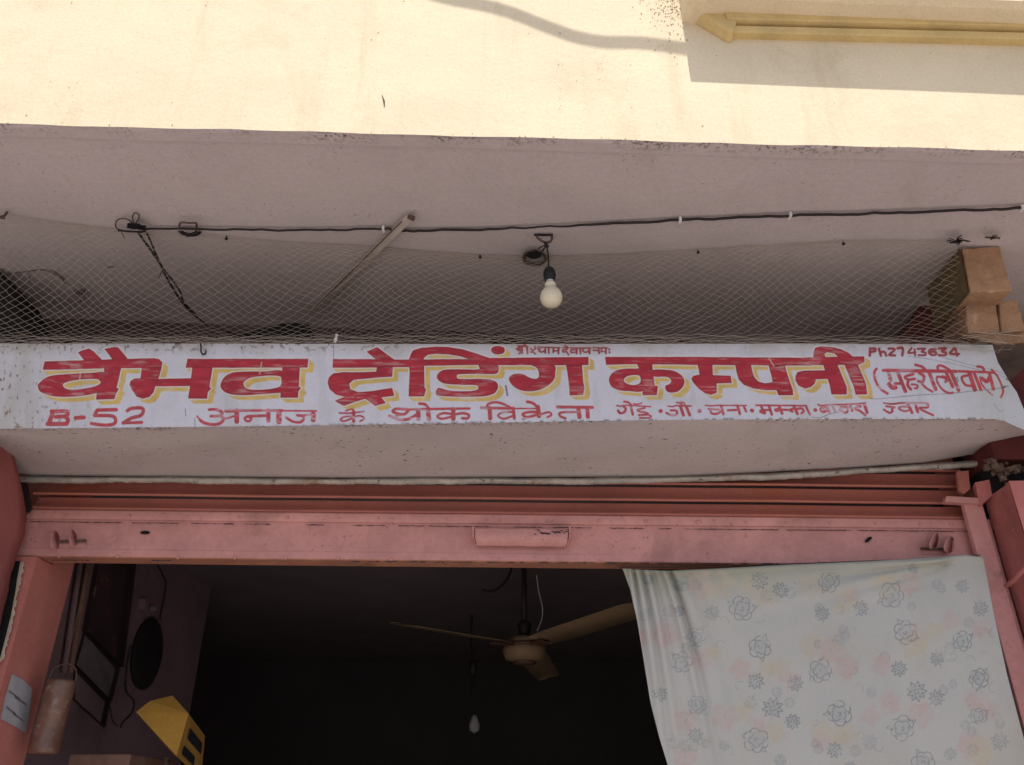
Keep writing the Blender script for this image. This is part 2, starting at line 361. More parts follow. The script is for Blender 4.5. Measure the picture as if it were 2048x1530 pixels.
big = [
 (tA,[(415,292),(1180,268),(1430,262),(1480,270),(1512,300),(1505,350),(1322,355),(1130,356),(965,352),(960,358),(620,368),(395,372)],None,0),
 (tA,[(965,340),(1130,345),(1110,440),(1085,540),(1110,542),(1078,600),(1065,643),(893,650),(900,585),(960,560),(975,440)],None,0),
 (tA,[(985,402),(850,400),(700,405),(560,415),(460,430),(395,465),(352,515),(370,570),(430,600),(520,620),(640,622),(780,612),(900,588),(985,570)],
     [(585,510),(620,485),(720,465),(850,455),(910,460),(932,480),(930,500),(880,525),(780,545),(680,555),(610,545)],2),
 (tA,[(722,208),(760,190),(830,170),(880,205),(950,278),(785,285)],None,0),
 (tA,[(968,175),(1060,158),(1100,160),(1190,268),(1060,290)],None,0),
 (tA,[(1320,345),(1508,345),(1480,440),(1450,520),(1430,580),(1390,625),(1330,640),(1270,620),(1230,560),(1205,510),(1215,475),(1250,452),(1308,450)],None,0),
 (tA,[(1450,455),(1800,448),(1800,522),(1450,525)],None,0),
 (tA,[(1745,268),(2200,268),(2200,352),(1728,352)],None,0),
 (tA,[(1790,345),(1980,345),(1950,535),(1970,540),(1935,580),(1928,640),(1750,638),(1765,540)],None,0),
 (tB,[(-80,268),(1010,268),(1000,350),(-80,352)],None,0),
 (tB,[(765,345),(930,348),(920,530),(942,535),(915,575),(912,632),(748,630),(760,480)],None,0),
 (tB,[(780,388),(600,385),(380,388),(290,400),(225,440),(190,510),(210,560),(270,595),(380,608),(550,600),(740,585),(790,575)],
     [(405,505),(425,470),(490,440),(640,425),(735,430),(757,455),(752,515),(700,540),(580,555),(450,550)],2),
 (tB,[(1238,270),(1640,272),(1990,275),(1990,347),(1795,346),(1640,350),(1232,352)],None,0),
 (tB,[(1550,202),(1650,158),(1810,276),(1650,284)],None,0),
 (tB,[(1645,345),(1795,345),(1790,435),(1600,448),(1430,465),(1388,500),(1400,550),(1470,578),(1600,568),(1790,537),(1808,612),(1690,628),(1730,680),(1630,708),(1540,640),(1450,668),(1340,708),(1255,660),(1345,622),(1260,600),(1205,550),(1187,490),(1200,440),(1240,405),(1330,392),(1500,392),(1640,388)],None,0),
 (tC,[(80,290),(98,230),(120,190),(200,165),(330,155),(450,158),(590,180),(700,215),(840,262),(740,280),(640,272),(560,245),(450,228),(330,222),(260,232),(222,262),(225,340),(230,540),(245,545),(225,618),(78,620),(90,400)],None,0),
 (tC,[(-60,276),(640,270),(830,260),(1755,250),(1757,328),(900,328),(735,326),(230,334),(-60,338)],None,0),
 (tC,[(735,322),(905,322),(900,405),(740,408),(555,412),(530,432),(555,455),(720,455),(820,458),(890,480),(915,520),(905,560),(870,595),(780,618),(640,622),(480,620),(340,605),(355,540),(450,562),(580,570),(680,565),(725,550),(725,520),(680,512),(560,510),(420,500),(360,470),(342,430),(370,390),(430,368),(560,365),(735,365)],None,1),
 (tC,[(847,188),(862,160),(912,147),(962,160),(975,188),(962,215),(912,229),(862,215)],None,2),
 (tC,[(1230,322),(1430,322),(1445,400),(1440,450),(1400,500),(1320,550),(1220,572),(1120,560),(1050,520),(1015,465),(1025,430),(1070,408),(1140,410),(1200,440),(1255,455),(1290,440),(1290,390),(1270,350)],None,1),
 (tC,[(1545,322),(1695,322),(1705,480),(1718,540),(1705,605),(1580,608),(1570,480)],None,0),
 (tD,[(140,250),(900,250),(2060,258),(2060,332),(1810,332),(1500,328),(1000,325),(580,320),(440,318),(150,325)],None,0),
 (tD,[(435,312),(580,312),(585,380),(605,520),(632,520),(622,608),(490,608),(488,560),(480,400)],None,0),
 (tD,[(500,368),(430,360),(320,360),(235,380),(185,430),(178,480),(205,530),(270,560),(360,568),(500,560)],
     [(315,465),(340,435),(400,420),(455,425),(470,450),(465,490),(420,512),(370,508),(330,490)],2),
 (tD,[(575,372),(680,368),(780,380),(850,420),(878,470),(870,520),(830,565),(780,582),(725,578),(700,545),(705,515),(735,505),(755,480),(740,450),(690,435),(600,435),(575,400)],None,1),
 (tD,[(1000,318),(1140,318),(1145,420),(1310,425),(1320,495),(1180,498),(1180,585),(1130,605),(1070,590),(1010,545),(960,490),(942,455),(960,425),(1020,415)],None,0),
 (tD,[(1350,318),(1500,320),(1510,380),(1530,440),(1570,480),(1630,495),(1700,485),(1690,430),(1662,325),(1812,325),(1850,450),(1890,560),(1893,608),(1755,608),(1735,560),(1640,560),(1520,545),(1430,510),(1385,460),(1365,400)],None,0),
 (tE,[(-78,430),(-62,392),(0,378),(170,375),(240,380),(240,455),(112,458),(100,500),(60,535),(10,545),(-50,520),(-80,470)],None,0),
 (tE,[(175,318),(310,318),(360,440),(398,530),(400,600),(255,600),(240,520),(210,420)],None,0),
 (tE,[(375,318),(500,318),(545,420),(578,500),(590,600),(480,602),(460,520),(420,430)],None,0),
 (tE,[(85,262),(90,200),(105,165),(160,152),(260,158),(350,180),(420,215),(465,255),(330,262),(280,218),(215,207),(190,225),(205,262)],None,0),
 (tE,[(-20,256),(330,248),(560,245),(565,300),(512,324),(-20,328)],None,0),
]
for T, pts, hole, sm in big:
    p = spl(pts, True) if sm else pts
    h = spl(hole, True) if hole else None
    put(SBIG, T(p), T(h) if h else None)
tF, tG, tH = Tile(60,800,5.689), Tile(390,800,5.689), Tile(740,795,4.452)
tI, tJ, tK, tL = Tile(1220,795,6.0235), Tile(1540,795,6.0235), Tile(1730,680,6.44), Tile(1020,680,9.752)
small = [
 (tF,44,[(262,135),(215,270)]),(tF,36,[(245,130),(400,128),(432,150),(405,182),(290,192)]),(tF,42,[(400,190),(430,220),(420,262),(385,272),(200,272)]),
 (tF,38,[(520,204),(612,198)]),(tF,34,[(980,110),(765,115)]),(tF,34,[(765,115),(735,175)]),(tF,32,[(735,178),(920,180),(972,215),(958,270),(850,287),(700,268)]),
 (tF,32,[(1108,122),(1150,97),(1255,90),(1290,115),(1262,175),(1150,208),(1060,262)]),(tF,26,[(1060,262),(1270,255)]),
 (tG,24,[(160,110),(240,108),(310,140),(280,178),(180,185)]),(tG,28,[(290,180),(325,215),(290,262),(210,280),(110,262),(60,230)]),(tG,14,[(60,230),(24,185)]),(tG,16,[(300,190),(350,210),(440,185)]),
 (tG,30,[(350,125),(500,122)]),(tG,46,[(475,120),(475,245)]),(tG,22,[(500,120),(990,120)]),(tG,12,[(990,122),(1380,125)]),
 (tG,22,[(600,190),(640,205),(620,240),(580,235),(568,205),(600,186)]),(tG,26,[(620,184),(800,178)]),(tG,40,[(835,120),(835,235)]),(tG,54,[(955,135),(955,245)]),
 (tG,24,[(1165,175),(1225,182),(1240,210),(1200,252),(1120,248),(1060,215),(1038,198)]),(tG,12,[(1160,172),(1320,170)]),(tG,50,[(1345,160),(1345,225)]),
 (tG,14,[(1645,148),(1760,150),(1920,130)]),(tG,30,[(1805,130),(1805,240)]),(tG,14,[(1790,185),(1700,190),(1655,225),(1700,240),(1790,205)]),(tG,14,[(1815,190),(1880,180),(1925,210),(1880,240)]),(tG,12,[(1715,125),(1780,102),(1810,130)]),
 (tH,18,[(340,108),(240,100),(202,122),(235,140),(300,150),(340,118),(330,104)]),(tH,18,[(300,150),(235,158)]),(tH,20,[(172,163),(260,196),(340,192),(420,150)]),(tH,16,[(355,105),(885,98)]),
 (tH,34,[(430,115),(430,190)]),(tH,20,[(440,55),(490,62),(520,95)]),(tH,34,[(515,100),(525,195)]),(tH,34,[(742,105),(742,190)]),(tH,15,[(720,145),(650,140),(600,165),(640,190),(730,170)]),(tH,17,[(760,150),(830,140),(880,155),(870,185),(820,185)]),
 (tH,18,[(990,92),(1270,98)]),(tH,32,[(1065,95),(1070,185)]),(tH,16,[(1045,90),(1050,60),(1110,42),(1180,55),(1260,95)]),(tH,13,[(1270,130),(1190,130),(1140,160),(1190,190),(1280,160)]),(tH,22,[(1275,95),(1285,185)]),(tH,8,[(1270,98),(1500,98)]),
 (tH,20,[(1400,38),(1450,50),(1495,90)]),(tH,32,[(1495,85),(1505,165)]),(tH,18,[(1490,130),(1410,130),(1360,150),(1400,175),(1480,155)]),(tH,10,[(1400,180),(1360,192)]),(tH,13,[(1510,155),(1590,130),(1615,155),(1580,175)]),
 (tH,22,[(1670,85),(1980,88)]),(tH,32,[(1855,95),(1865,175)]),(tH,16,[(1840,130),(1720,132),(1685,145),(1700,170),(1740,185)]),(tH,30,[(1935,95),(1940,172)]),
 (tI,8,[(80,98),(130,105),(190,95),(490,110)]),(tI,14,[(170,50),(220,60),(265,100)]),(tI,8,[(285,75),(320,82),(380,68)]),(tI,20,[(165,110),(190,135),(170,178),(120,188),(97,158)]),(tI,22,[(252,105),(275,205)]),
 (tI,14,[(420,125),(330,150),(370,170),(430,180),(455,200),(350,212)]),(tI,10,[(400,212),(460,210),(495,225),(470,245),(360,245)]),(tI,38,[(608,162),(612,162)]),
 (tI,10,[(700,105),(760,110),(800,98),(975,103)]),(tI,10,[(800,60),(850,70),(880,100)]),(tI,10,[(850,50),(890,65),(910,95)]),(tI,18,[(730,155),(800,160),(800,205),(740,213),(680,185)]),(tI,28,[(850,110),(885,212)]),(tI,26,[(920,110),(960,212)]),
 (tI,38,[(1076,162),(1080,162)]),(tI,8,[(1150,95),(1230,102),(1300,95),(1640,97)]),(tI,14,[(1185,140),(1310,145)]),(tI,18,[(1210,150),(1225,190),(1290,195),(1340,165)]),(tI,24,[(1340,100),(1365,200)]),
 (tI,18,[(1420,155),(1520,150)]),(tI,22,[(1535,100),(1565,198)]),(tI,16,[(1610,100),(1640,170)]),(tI,36,[(1708,156),(1714,160)]),(tI,22,[(1820,105),(1845,150)]),(tI,38,[(1820,165),(1858,182)]),(tI,16,[(1860,150),(1920,150)]),(tI,22,[(1915,100),(1950,205)]),(tI,13,[(1760,93),(2048,97)]),
 (tJ,10,[(0,97),(130,95),(440,100)]),(tJ,26,[(110,105),(145,190)]),(tJ,14,[(100,135),(60,145),(80,165),(120,150)]),(tJ,16,[(135,145),(215,150)]),(tJ,24,[(285,100),(330,195)]),(tJ,18,[(290,135),(240,150),(270,170)]),(tJ,18,[(320,140),(380,130),(405,165),(380,190)]),(tJ,15,[(430,100),(480,205)]),
 (tJ,34,[(543,150),(548,152)]),(tJ,10,[(580,85),(620,98),(760,85),(900,85),(1150,68)]),(tJ,18,[(690,110),(620,125),(610,150),(650,175),(700,150)]),(tJ,10,[(640,140),(690,160)]),(tJ,26,[(680,95),(715,180)]),(tJ,20,[(750,95),(785,170)]),(tJ,20,[(850,120),(920,120),(935,150),(910,185),(840,150)]),(tJ,18,[(970,90),(990,160)]),(tJ,12,[(920,118),(980,118)]),
 (tJ,18,[(1050,90),(1090,110),(1020,130),(1080,160),(1150,215)]),(tJ,28,[(1135,75),(1170,182)]),(tJ,14,[(1370,68),(1480,78),(1600,65),(1900,65)]),(tJ,14,[(1400,105),(1500,120)]),(tJ,16,[(1490,120),(1470,140),(1475,165),(1440,185),(1370,145)]),
 (tJ,14,[(1660,110),(1580,110),(1555,135),(1620,165),(1680,150)]),(tJ,26,[(1660,75),(1710,182)]),(tJ,26,[(1750,78),(1780,172)]),(tJ,16,[(1870,70),(1905,90),(1895,120),(1800,125),(1850,160),(1965,213)]),
 (tK,24,[(62,200),(66,112)]),(tK,22,[(65,112),(128,112),(130,142),(72,154)]),(tK,22,[(180,112),(205,202)]),(tK,22,[(195,165),(245,150),(275,202)]),(tK,22,[(305,112),(370,112),(375,135),(312,192),(385,198)]),(tK,24,[(420,108),(485,107),(480,198)]),
 (tK,16,[(600,105),(560,165),(650,160)]),(tK,16,[(640,120),(645,200)]),(tK,17,[(680,115),(770,112),(730,150),(780,165),(770,195),(690,195)]),(tK,19,[(910,120),(840,125),(825,165),(870,195),(920,180),(900,152),(850,155)]),(tK,20,[(950,110),(1040,108),(990,145),(1045,165),(1030,195),(950,195)]),(tK,22,[(1150,107),(1097,175),(1210,180)]),(tK,22,[(1165,112),(1185,200)]),
 (tK,22,[(150,370),(120,420),(135,520),(190,620),(290,690)]),(tK,34,[(235,390),(1170,405)]),(tK,22,[(1200,402),(1660,420)]),(tK,36,[(300,405),(330,520)]),(tK,44,[(310,570),(350,612),(392,612)]),(tK,24,[(380,560),(450,560)]),(tK,36,[(420,410),(520,660)]),
 (tK,24,[(620,440),(515,475),(560,510),(640,500)]),(tK,28,[(560,520),(550,580),(590,635)]),(tK,18,[(600,572),(670,580),(672,618),(640,622)]),(tK,28,[(700,425),(760,470),(740,540),(685,528)]),(tK,18,[(720,550),(790,620),(870,665)]),(tK,24,[(650,320),(730,342),(780,385)]),(tK,38,[(825,415),(910,635)]),
 (tK,18,[(990,480),(930,475),(930,540),(1000,640),(1080,683),(1130,678)]),(tK,34,[(1000,475),(1065,500),(1040,535)]),(tK,32,[(1050,430),(1130,600)]),(tK,36,[(1115,430),(1205,645)]),(tK,22,[(940,372),(936,338),(990,332),(1090,385)]),
 (tK,22,[(1330,455),(1245,482),(1290,575),(1370,590)]),(tK,44,[(1345,425),(1415,640)]),(tK,30,[(1405,425),(1495,645)]),(tK,12,[(1480,480),(1500,560),(1560,640),(1640,710)]),(tK,38,[(1502,492),(1568,535),(1600,485)]),(tK,34,[(1600,425),(1655,630)]),(tK,24,[(1450,342),(1510,352),(1540,400)]),(tK,16,[(1630,380),(1700,460),(1750,560),(1780,660),(1750,740)]),
 (tL,14,[(150,115),(350,130)]),(tL,20,[(160,112),(190,150),(132,170),(180,208)]),(tL,20,[(172,165),(218,200),(200,255)]),(tL,14,[(175,265),(240,222)]),(tL,24,[(228,122),(240,250)]),(tL,26,[(332,132),(342,262)]),(tL,14,[(250,120),(285,92),(320,125)]),
 (tL,20,[(480,130),(500,165),(440,195),(405,170)]),(tL,22,[(405,235),(450,235),(490,270)]),(tL,20,[(545,172),(590,182),(562,210),(620,235),(670,210)]),(tL,15,[(540,138),(970,152)]),(tL,24,[(685,148),(690,252)]),(tL,24,[(752,150),(757,252)]),(tL,24,[(850,152),(842,238)]),(tL,17,[(850,215),(930,210)]),(tL,30,[(945,155),(945,260)]),
 (tL,14,[(1070,110),(1120,140)]),(tL,14,[(1030,150),(1140,155)]),(tL,14,[(1180,155),(1580,158)]),(tL,17,[(1100,160),(1108,188),(1032,195),(1040,235),(1100,230),(1140,288)]),(tL,16,[(1270,190),(1190,200),(1200,245),(1280,235)]),(tL,24,[(1300,160),(1300,262)]),(tL,26,[(1370,160),(1375,262)]),(tL,17,[(1430,170),(1420,210),(1470,240),(1530,220)]),(tL,26,[(1545,160),(1550,258)]),
 (tL,15,[(1620,150),(1900,155)]),(tL,18,[(1625,200),(1710,205)]),(tL,24,[(1730,160),(1740,258)]),(tL,20,[(1790,160),(1782,230)]),(tL,14,[(1790,225),(1860,225)]),(tL,26,[(1870,158),(1870,262)]),(tL,30,[(1934,185),(1936,186)]),(tL,30,[(1939,240),(1941,241)]),
]
for T, wd, pts in small:
    p = spl(T(pts), False, 4); stroke(SSM, p, wd/T.s+(1.6 if T in (tF, tG, tH, tL) else 1.9))
dark = [(tK,7,[(60,745),(140,760),(350,742),(560,720),(760,705),(1080,690),(1400,655),(1750,620),(1860,590)]),(tK,5,[(560,210),(900,260),(1200,320),(1440,380),(1700,440),(1880,520)]),
 (tK,4,[(960,215),(1250,290),(1440,340),(1700,400),(1860,480)]),(tK,6,[(1660,820),(1740,920),(1782,890)]),(tK,26,[(1780,610),(1810,600)]),(tK,16,[(1820,505),(1860,520)]),
 (tJ,8,[(500,235),(600,245),(680,215),(780,182),(830,178)]),(tA,14,[(1865,130),(1880,160)]),(tA,12,[(1870,200),(1885,232),(1915,225),(1918,195)]),(tC,16,[(985,520),(1000,610)]),
 (tA,7,[(1725,735),(1728,800)]),(tA,6,[(1812,820),(1815,925)]),(tB,6,[(1243,130),(1245,270)])]
for T, wd, pts in dark: stroke(SDK, spl(T(pts), False, 3), wd/T.s)
def shift(A, dx, dy):   # sample A displaced right/down by dx,dy pixels
    dyr = int(round(dy/((B_-T_).mean()/(rows-1)))); dxr = int(round(dx/st))
    R = np.full(A.shape, -60.0); h, w_ = A.shape
    R[dyr:, dxr:] = A[:h-dyr, :w_-dxr]; return R
cl = lambda a: np.clip(a+.5, 0, 1)
SB = SBIG+wob*.5
red = cl(SB); outline = cl(SB+2.4)
yel = np.zeros_like(red)
for k in range(2, 12): yel = np.maximum(yel, cl(shift(SBIG, k, .85*k)+.4+(wob*.4)))
smr = cl(SSM+wob*.35)
dark_mottle = fbm(60, 40, 11, 5); fineg = fbm(6, 6, 21, 3); streakv = fbm(26, 150, 31, 4); streakh = fbm(60, 3.2, 41, 3)
col = np.empty(GX.shape+(3,)); col[:] = (.60,.59,.655)
def blend(c, a):
    global col
    col = col*(1-a[..., None])+np.array(c)*a[..., None]
blend((.44,.42,.38), np.clip((dark_mottle-.5)*3, 0, 1)*.35)
blend((.42,.40,.37), np.clip((streakv-.58)*4, 0, 1)*.35)
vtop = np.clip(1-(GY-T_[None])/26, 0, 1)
blend((.36,.33,.29), np.clip(vtop*(.35+1.2*dark_mottle), 0, 1)*.62)
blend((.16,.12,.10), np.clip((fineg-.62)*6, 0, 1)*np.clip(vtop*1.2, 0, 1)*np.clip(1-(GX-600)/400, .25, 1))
left = np.clip(1-GX/240, 0, 1); right = np.clip((GX-1880)/100, 0, 1)
blend((.38,.35,.28), np.clip(left*(.2+1.1*streakv), 0, 1)*.55)
blend((.42,.43,.40), right*.5)
blend((.20,.12,.08), np.clip((fbm(5, 9, 51, 3)-.66)*8, 0, 1)*left)
def worn(a, seed, amt):
    n1 = fbm(26, 7, seed, 3); n2 = fbm(90, 50, seed+5, 2)
    return a*(1-np.clip((n1-.57)*7, 0, 1)*np.clip((n2-.38)*4, 0, 1)*amt)
yc = np.array((.62,.42,.10)); yv = .8+.35*fbm(14, 14, 61, 3)
ya = worn(yel, 70, .35)*.93
col = col*(1-ya[..., None])+(yc*yv[..., None])*ya[..., None]
blend((.66,.62,.62), outline*.85)
rc = np.array((.405,.028,.044)); rv = .72+.5*fbm(30, 8, 81, 3)
ra = worn(red, 90, .18)
# brush work: paler swirls within the strokes
sw = np.clip((fbm(34, 3.5, 99, 3)-.56)*6, 0, 1)*np.clip((fbm(60, 40, 98, 2)-.4)*4, 0, 1)*np.clip(SB/4, 0, 1)
ra = ra*(1-.33*sw)
edge = np.clip(1-abs(SB-1.0)/1.3, 0, 1)      # darker paint pooled along the edge
c_r = rc*(rv*(1-.35*edge))[..., None]
col = col*(1-ra[..., None])+c_r*ra[..., None]
rs = np.where((GY < 712) & (GX > 1010), worn(smr, 120, .15), worn(smr, 120, .5)); rs = rs*(.88+.12*fineg)
c_s = np.array((.44,.04,.05))*(.75+.5*fbm(12, 12, 131, 3))[..., None]
dark_r = np.clip((GX > 1020)*(GX < 1225)*(GY < 712)+(GX > 1730)*(GX < 1925)*(GY < 716), 0, 1)
c_s = c_s*(1-.35*dark_r[..., None])
col = col*(1-rs[..., None])+c_s*rs[..., None]
# scratches across the paint
for T, pts in ((tB,[(575,300),(555,410)]),(tD,[(1665,262),(1712,335)]),(tA,[(750,380),(742,462)])):
    F2 = np.full(GX.shape, -60.0); stroke(F2, T(pts), 2.0); blend((.6,.5,.38), cl(F2)*.8)
F2 = np.full(GX.shape, -60.0); stroke(F2, tK([(1180,490),(1190,530)]), 8); blend((.2,.22,.2), cl(F2-1)*.7)
blend((.10,.09,.10), cl(SDK+wob*.4)*.85)
# mildew beads along the lower arris
vb = np.clip(1-(B_[None]-GY)/5, 0, 1); ml = np.clip((fbm(9, 30, 141, 3)-.52)*9, 0, 1)*np.clip((GX-350)/500, .1, 1)
blend((.10,.10,.095), vb*ml*.85)
# vertices on the sign plane
def grid_pts(GX, GY, Y):
    x = (GX-1024)/F; u = (765-GY)/F; d1 = cos(PITCH)-u*sin(PITCH); d2 = sin(PITCH)+u*cos(PITCH); t = Y/d1
    return np.stack([t*x, np.broadcast_to(Y, GX.shape).astype(float), CAMZ+t*d2], -1)
# gentle unevenness of the plaster face
YY = SY+(fbm(300, 120, 151, 2)-.5)*.004
V = grid_pts(GX, GY, YY).reshape(-1, 3)
colA = np.concatenate([np.clip(col, 0, 1), np.ones(col.shape[:2]+(1,))], -1).reshape(-1, 4)
ii = np.arange(rows*nx).reshape(rows, nx)
FQ = np.stack([ii[1:, :-1], ii[1:, 1:], ii[:-1, 1:], ii[:-1, :-1]], -1)
anyp = np.maximum(np.maximum(red, yel), smr) > .25
fm = anyp[1:, :-1] | anyp[1:, 1:] | anyp[:-1, 1:] | anyp[:-1, :-1]
cx = GX[:-1, :-1]; cy = GY[:-1, :-1]
words = [((60,612),(0,808),'main'),((640,1202),(0,812),'main'),((1202,1745),(0,808),'main'),((60,300),(808,900),''),((380,640),(808,900),''),((672,745),(812,900),''),((770,945),(800,900),''),((955,1195),(800,900),''),
         ((1225,1310),(800,900),''),((1310,1385),(800,900),''),((1385,1490),(800,900),''),((1490,1624),(800,900),''),((1624,1745),(800,900),''),((1745,1880),(795,900),''),((1725,1930),(0,716),''),((1745,2012),(716,800),''),((1020,1235),(0,709),'')]
sg = thing('shop_sign', 'white painted signboard with red and yellow Hindi lettering across the lintel', 'sign', (0, SY, 2.6))
order = [16,14,15]+list(range(0,14))
taken = np.zeros(fm.shape, bool)
def sub(name, mask, label=None):
    q = FQ[mask]
    if not len(q): return
    u, inv = np.unique(q.ravel(), return_inverse=True)
    return obj(name, V[u], inv.reshape(-1, 4), M['sign'], sg, True, label, colA[u])
LBL = {0:'large red first word with yellow shadow', 1:'large red middle word with yellow shadow', 2:'large red last word with yellow shadow', 3:'red B-52', 14:'small dark red phone number', 15:'red words in brackets', 16:'tiny dark red line along the top edge'}
for k in order:
    (a, c), (d, e), _ = words[k]
    m = fm & ~taken & (cx >= a) & (cx < c) & (cy >= d) & (cy < e)
    taken |= m; sub('painted_words', m, LBL.get(k, 'small red word on the lower line'))
sub('sign_face', ~taken)

# beam body: underside, top and back, with a rough lip along the shutter slot
gx2 = np.linspace(-80, 2100, 320); v = []; f = []; K = 10
for x in gx2:
    a = P(x, lin(bot_l, x), SY-.0005); c = P(x, lin(und_l, x), 2.47)
    for k in range(K+1):
        t = k/K; dz = (.0012*sin(x*.021+k)+.0015*sin(x*.007+k*.7))*(0 if k in (0, K) else 1)
        v.append((a[0]*(1-t)+c[0]*t, a[1]*(1-t)+c[1]*t, a[2]*(1-t)+c[2]*t+dz))
for i in range(len(gx2)-1):
    for k in range(K): q = i*(K+1)+k; f.append((q, q+K+1, q+K+2, q+1))
obj('beam_underside', v, f, M['beam'], B, True)
v = []; f = []
for x in gx2:
    a = P(x, lin(top_l, x), SY+.0005); c = P(x, lin(und_l, x), 2.47)
    v += [a, (a[0], 2.47, a[2]-.004), (c[0], 2.472, c[2]+.03)]
for i in range(len(gx2)-1):
    q = i*3; f += [(q, q+1, q+4, q+3), (q+1, q+2, q+5, q+4)]
obj('beam_top', v, f, M['dark_mottle'], B)  # darkened in colour so the loft stays dim
lip_t = [(45,953),(200,955),(700,958.5),(1100,957),(1348,956),(1530,948),(1703,939.5),(1850,930.5),(1984,920)]
v = []; f = []; xs2 = np.linspace(30, 1984, 520); rl = np.random.RandomState(4); jit = np.convolve(rl.randn(540), np.ones(9)/9, 'same')*.7
for q_, x in enumerate(xs2):
    yt = lin(lip_t, x)+.8*sin(x*.013)+.5*sin(x*.05)+.5*jit[q_]; hh = 6.8+1.2*sin(x*.017)+.9*(random.random()-.5)+jit[(q_*3) % 540]*1.2
    a = P(x, yt, 2.455); c = P(x, yt+hh, 2.455)
    v += [(a[0], 2.475, a[2]+.012), (a[0], 2.458, a[2]+.001), (a[0], 2.453, a[2]-.003), (c[0], 2.455, c[2]+.003), (c[0], 2.459, c[2]), (c[0], 2.475, c[2]+.001)]
for i in range(len(xs2)-1):
    for k in range(5): q = i*6+k; f.append((q, q+6, q+7, q+1))
obj('beam_lip', v, f, M['lip'], B, True, 'rough whitewashed edge under the beam, stained and chipped')

# ------------------------------------------------------------------ pillars, jambs, guide
MB().box(-4.2, -1.66, 2.115, 2.47, 2.49, 2.74).obj('side_beam', M['beam'], B)
def wobbly_face(c4, m, name, nu=10, nv=26, amp=.003, label=None, parent=B, seed=1):
    r = random.Random(seed); v = []; f = []; ph = [r.random()*6 for _ in range(6)]
    a, b_, c, d = [np.array(q, float) for q in c4]; nrm = np.cross(b_-a, d-a); nrm /= np.linalg.norm(nrm)
    for j in range(nv+1):
        for i in range(nu+1):
            u = i/nu; t = j/nv; p = (a*(1-u)+b_*u)*(1-t)+(d*(1-u)+c*u)*t
            p = p+nrm*amp*(sin(9*u+ph[0]+5*t)+.7*sin(17*t+ph[1])+.5*sin(31*t+13*u+ph[2])); v.append(tuple(p))
    for j in range(nv):
        for i in range(nu): q = j*(nu+1)+i; f.append((q, q+1, q+nu+2, q+nu+1))
    return obj(name, v, f, m, parent, True, label)
# right pillar (side return dark red, front lighter pink)
PR = thing('right_pillar', 'dark red and pink plastered pillar to the right of the shutter', 'pillar', (1.8, 2.35, 0))
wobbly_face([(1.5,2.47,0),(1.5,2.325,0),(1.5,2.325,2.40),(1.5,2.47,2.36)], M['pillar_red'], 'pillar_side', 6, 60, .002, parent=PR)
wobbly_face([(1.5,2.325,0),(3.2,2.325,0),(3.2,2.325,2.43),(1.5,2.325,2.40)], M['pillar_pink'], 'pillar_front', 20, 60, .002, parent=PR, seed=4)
MB().box(1.50,3.2,2.36,2.6,2.485,2.83).obj('pillar_head', M['maroon'], PR)  # deep shade put into a darker red than the pillar
MB().box(1.502,3.2,2.33,2.9,2.30,2.395).obj('pillar_core', M['pillar_red'], PR)
MB().box(1.502,3.2,2.42,2.9,2.397,2.484).obj('cavity_shade', M['dark'], PR)  # solid near-black box painting the shade of the broken hollow
# left pillar
PLt = thing('left_pillar', 'red plastered pillar edge at the left of the shutter', 'pillar', (-1.8, 2.35, 0))
le = [(0,-1.485,2.432),(1.9,-1.485,2.432),(2.2,-1.50,2.44),(2.27,-1.507,2.452),(2.33,-1.512,2.452),(2.40,-1.515,2.405),(2.46,-1.518,2.33),(2.5,-1.52,2.28)]
v = []; f = []
zz = np.concatenate([np.linspace(0, 1.9, 20), np.linspace(1.93, 2.5, 50)])
for z in zz:
    xe = np.interp(z, [q[0] for q in le], [q[1] for q in le]); ye = np.interp(z, [q[0] for q in le], [q[2] for q in le])+.0025*sin(z*70)+.002*sin(z*31)
    for k in range(7):
        t = k/6; v.append((xe+.0025*sin(z*23+k), 2.15+(ye-2.15)*t, z))
    v.append((xe-.05, ye+.006, z))
for i in range(len(zz)-1):
    for k in range(7): q = i*8+k; f.append((q, q+1, q+9, q+8))
obj('pillar_side', v, f, M['pillar_red'], PLt, True)
MB().box(-3.2,-1.49,2.15,2.151,0,2.48).obj('pillar_front', M['pillar_pink'], PLt)
v = []; f = []
le2 = [(40.5,1124),(34,1160),(31,1182),(21,1235),(2,1310),(-8,1340)]; re2 = [(49,1124),(45,1150),(36,1182),(27,1235),(16,1285),(2,1330)]
for i, z in enumerate(np.linspace(1.45, 2.2, 60)):
    t = i/59; yy_ = 1124+t*200
    xa = np.interp(yy_, [q[1] for q in le2], [q[0] for q in le2]); xb = np.interp(yy_, [q[1] for q in re2], [q[0] for q in re2])+random.uniform(-2.5, 2.5)
    v += [P(xa, yy_, 2.466), P((xa+xb)/2, yy_, 2.4655), P(xb, yy_, 2.4665)]
for i in range(59):
    q = i*3; f += [(q, q+1, q+4, q+3), (q+1, q+2, q+5, q+4)]
obj('chipped_edge', v, f, M['cream_chip'], PLt)
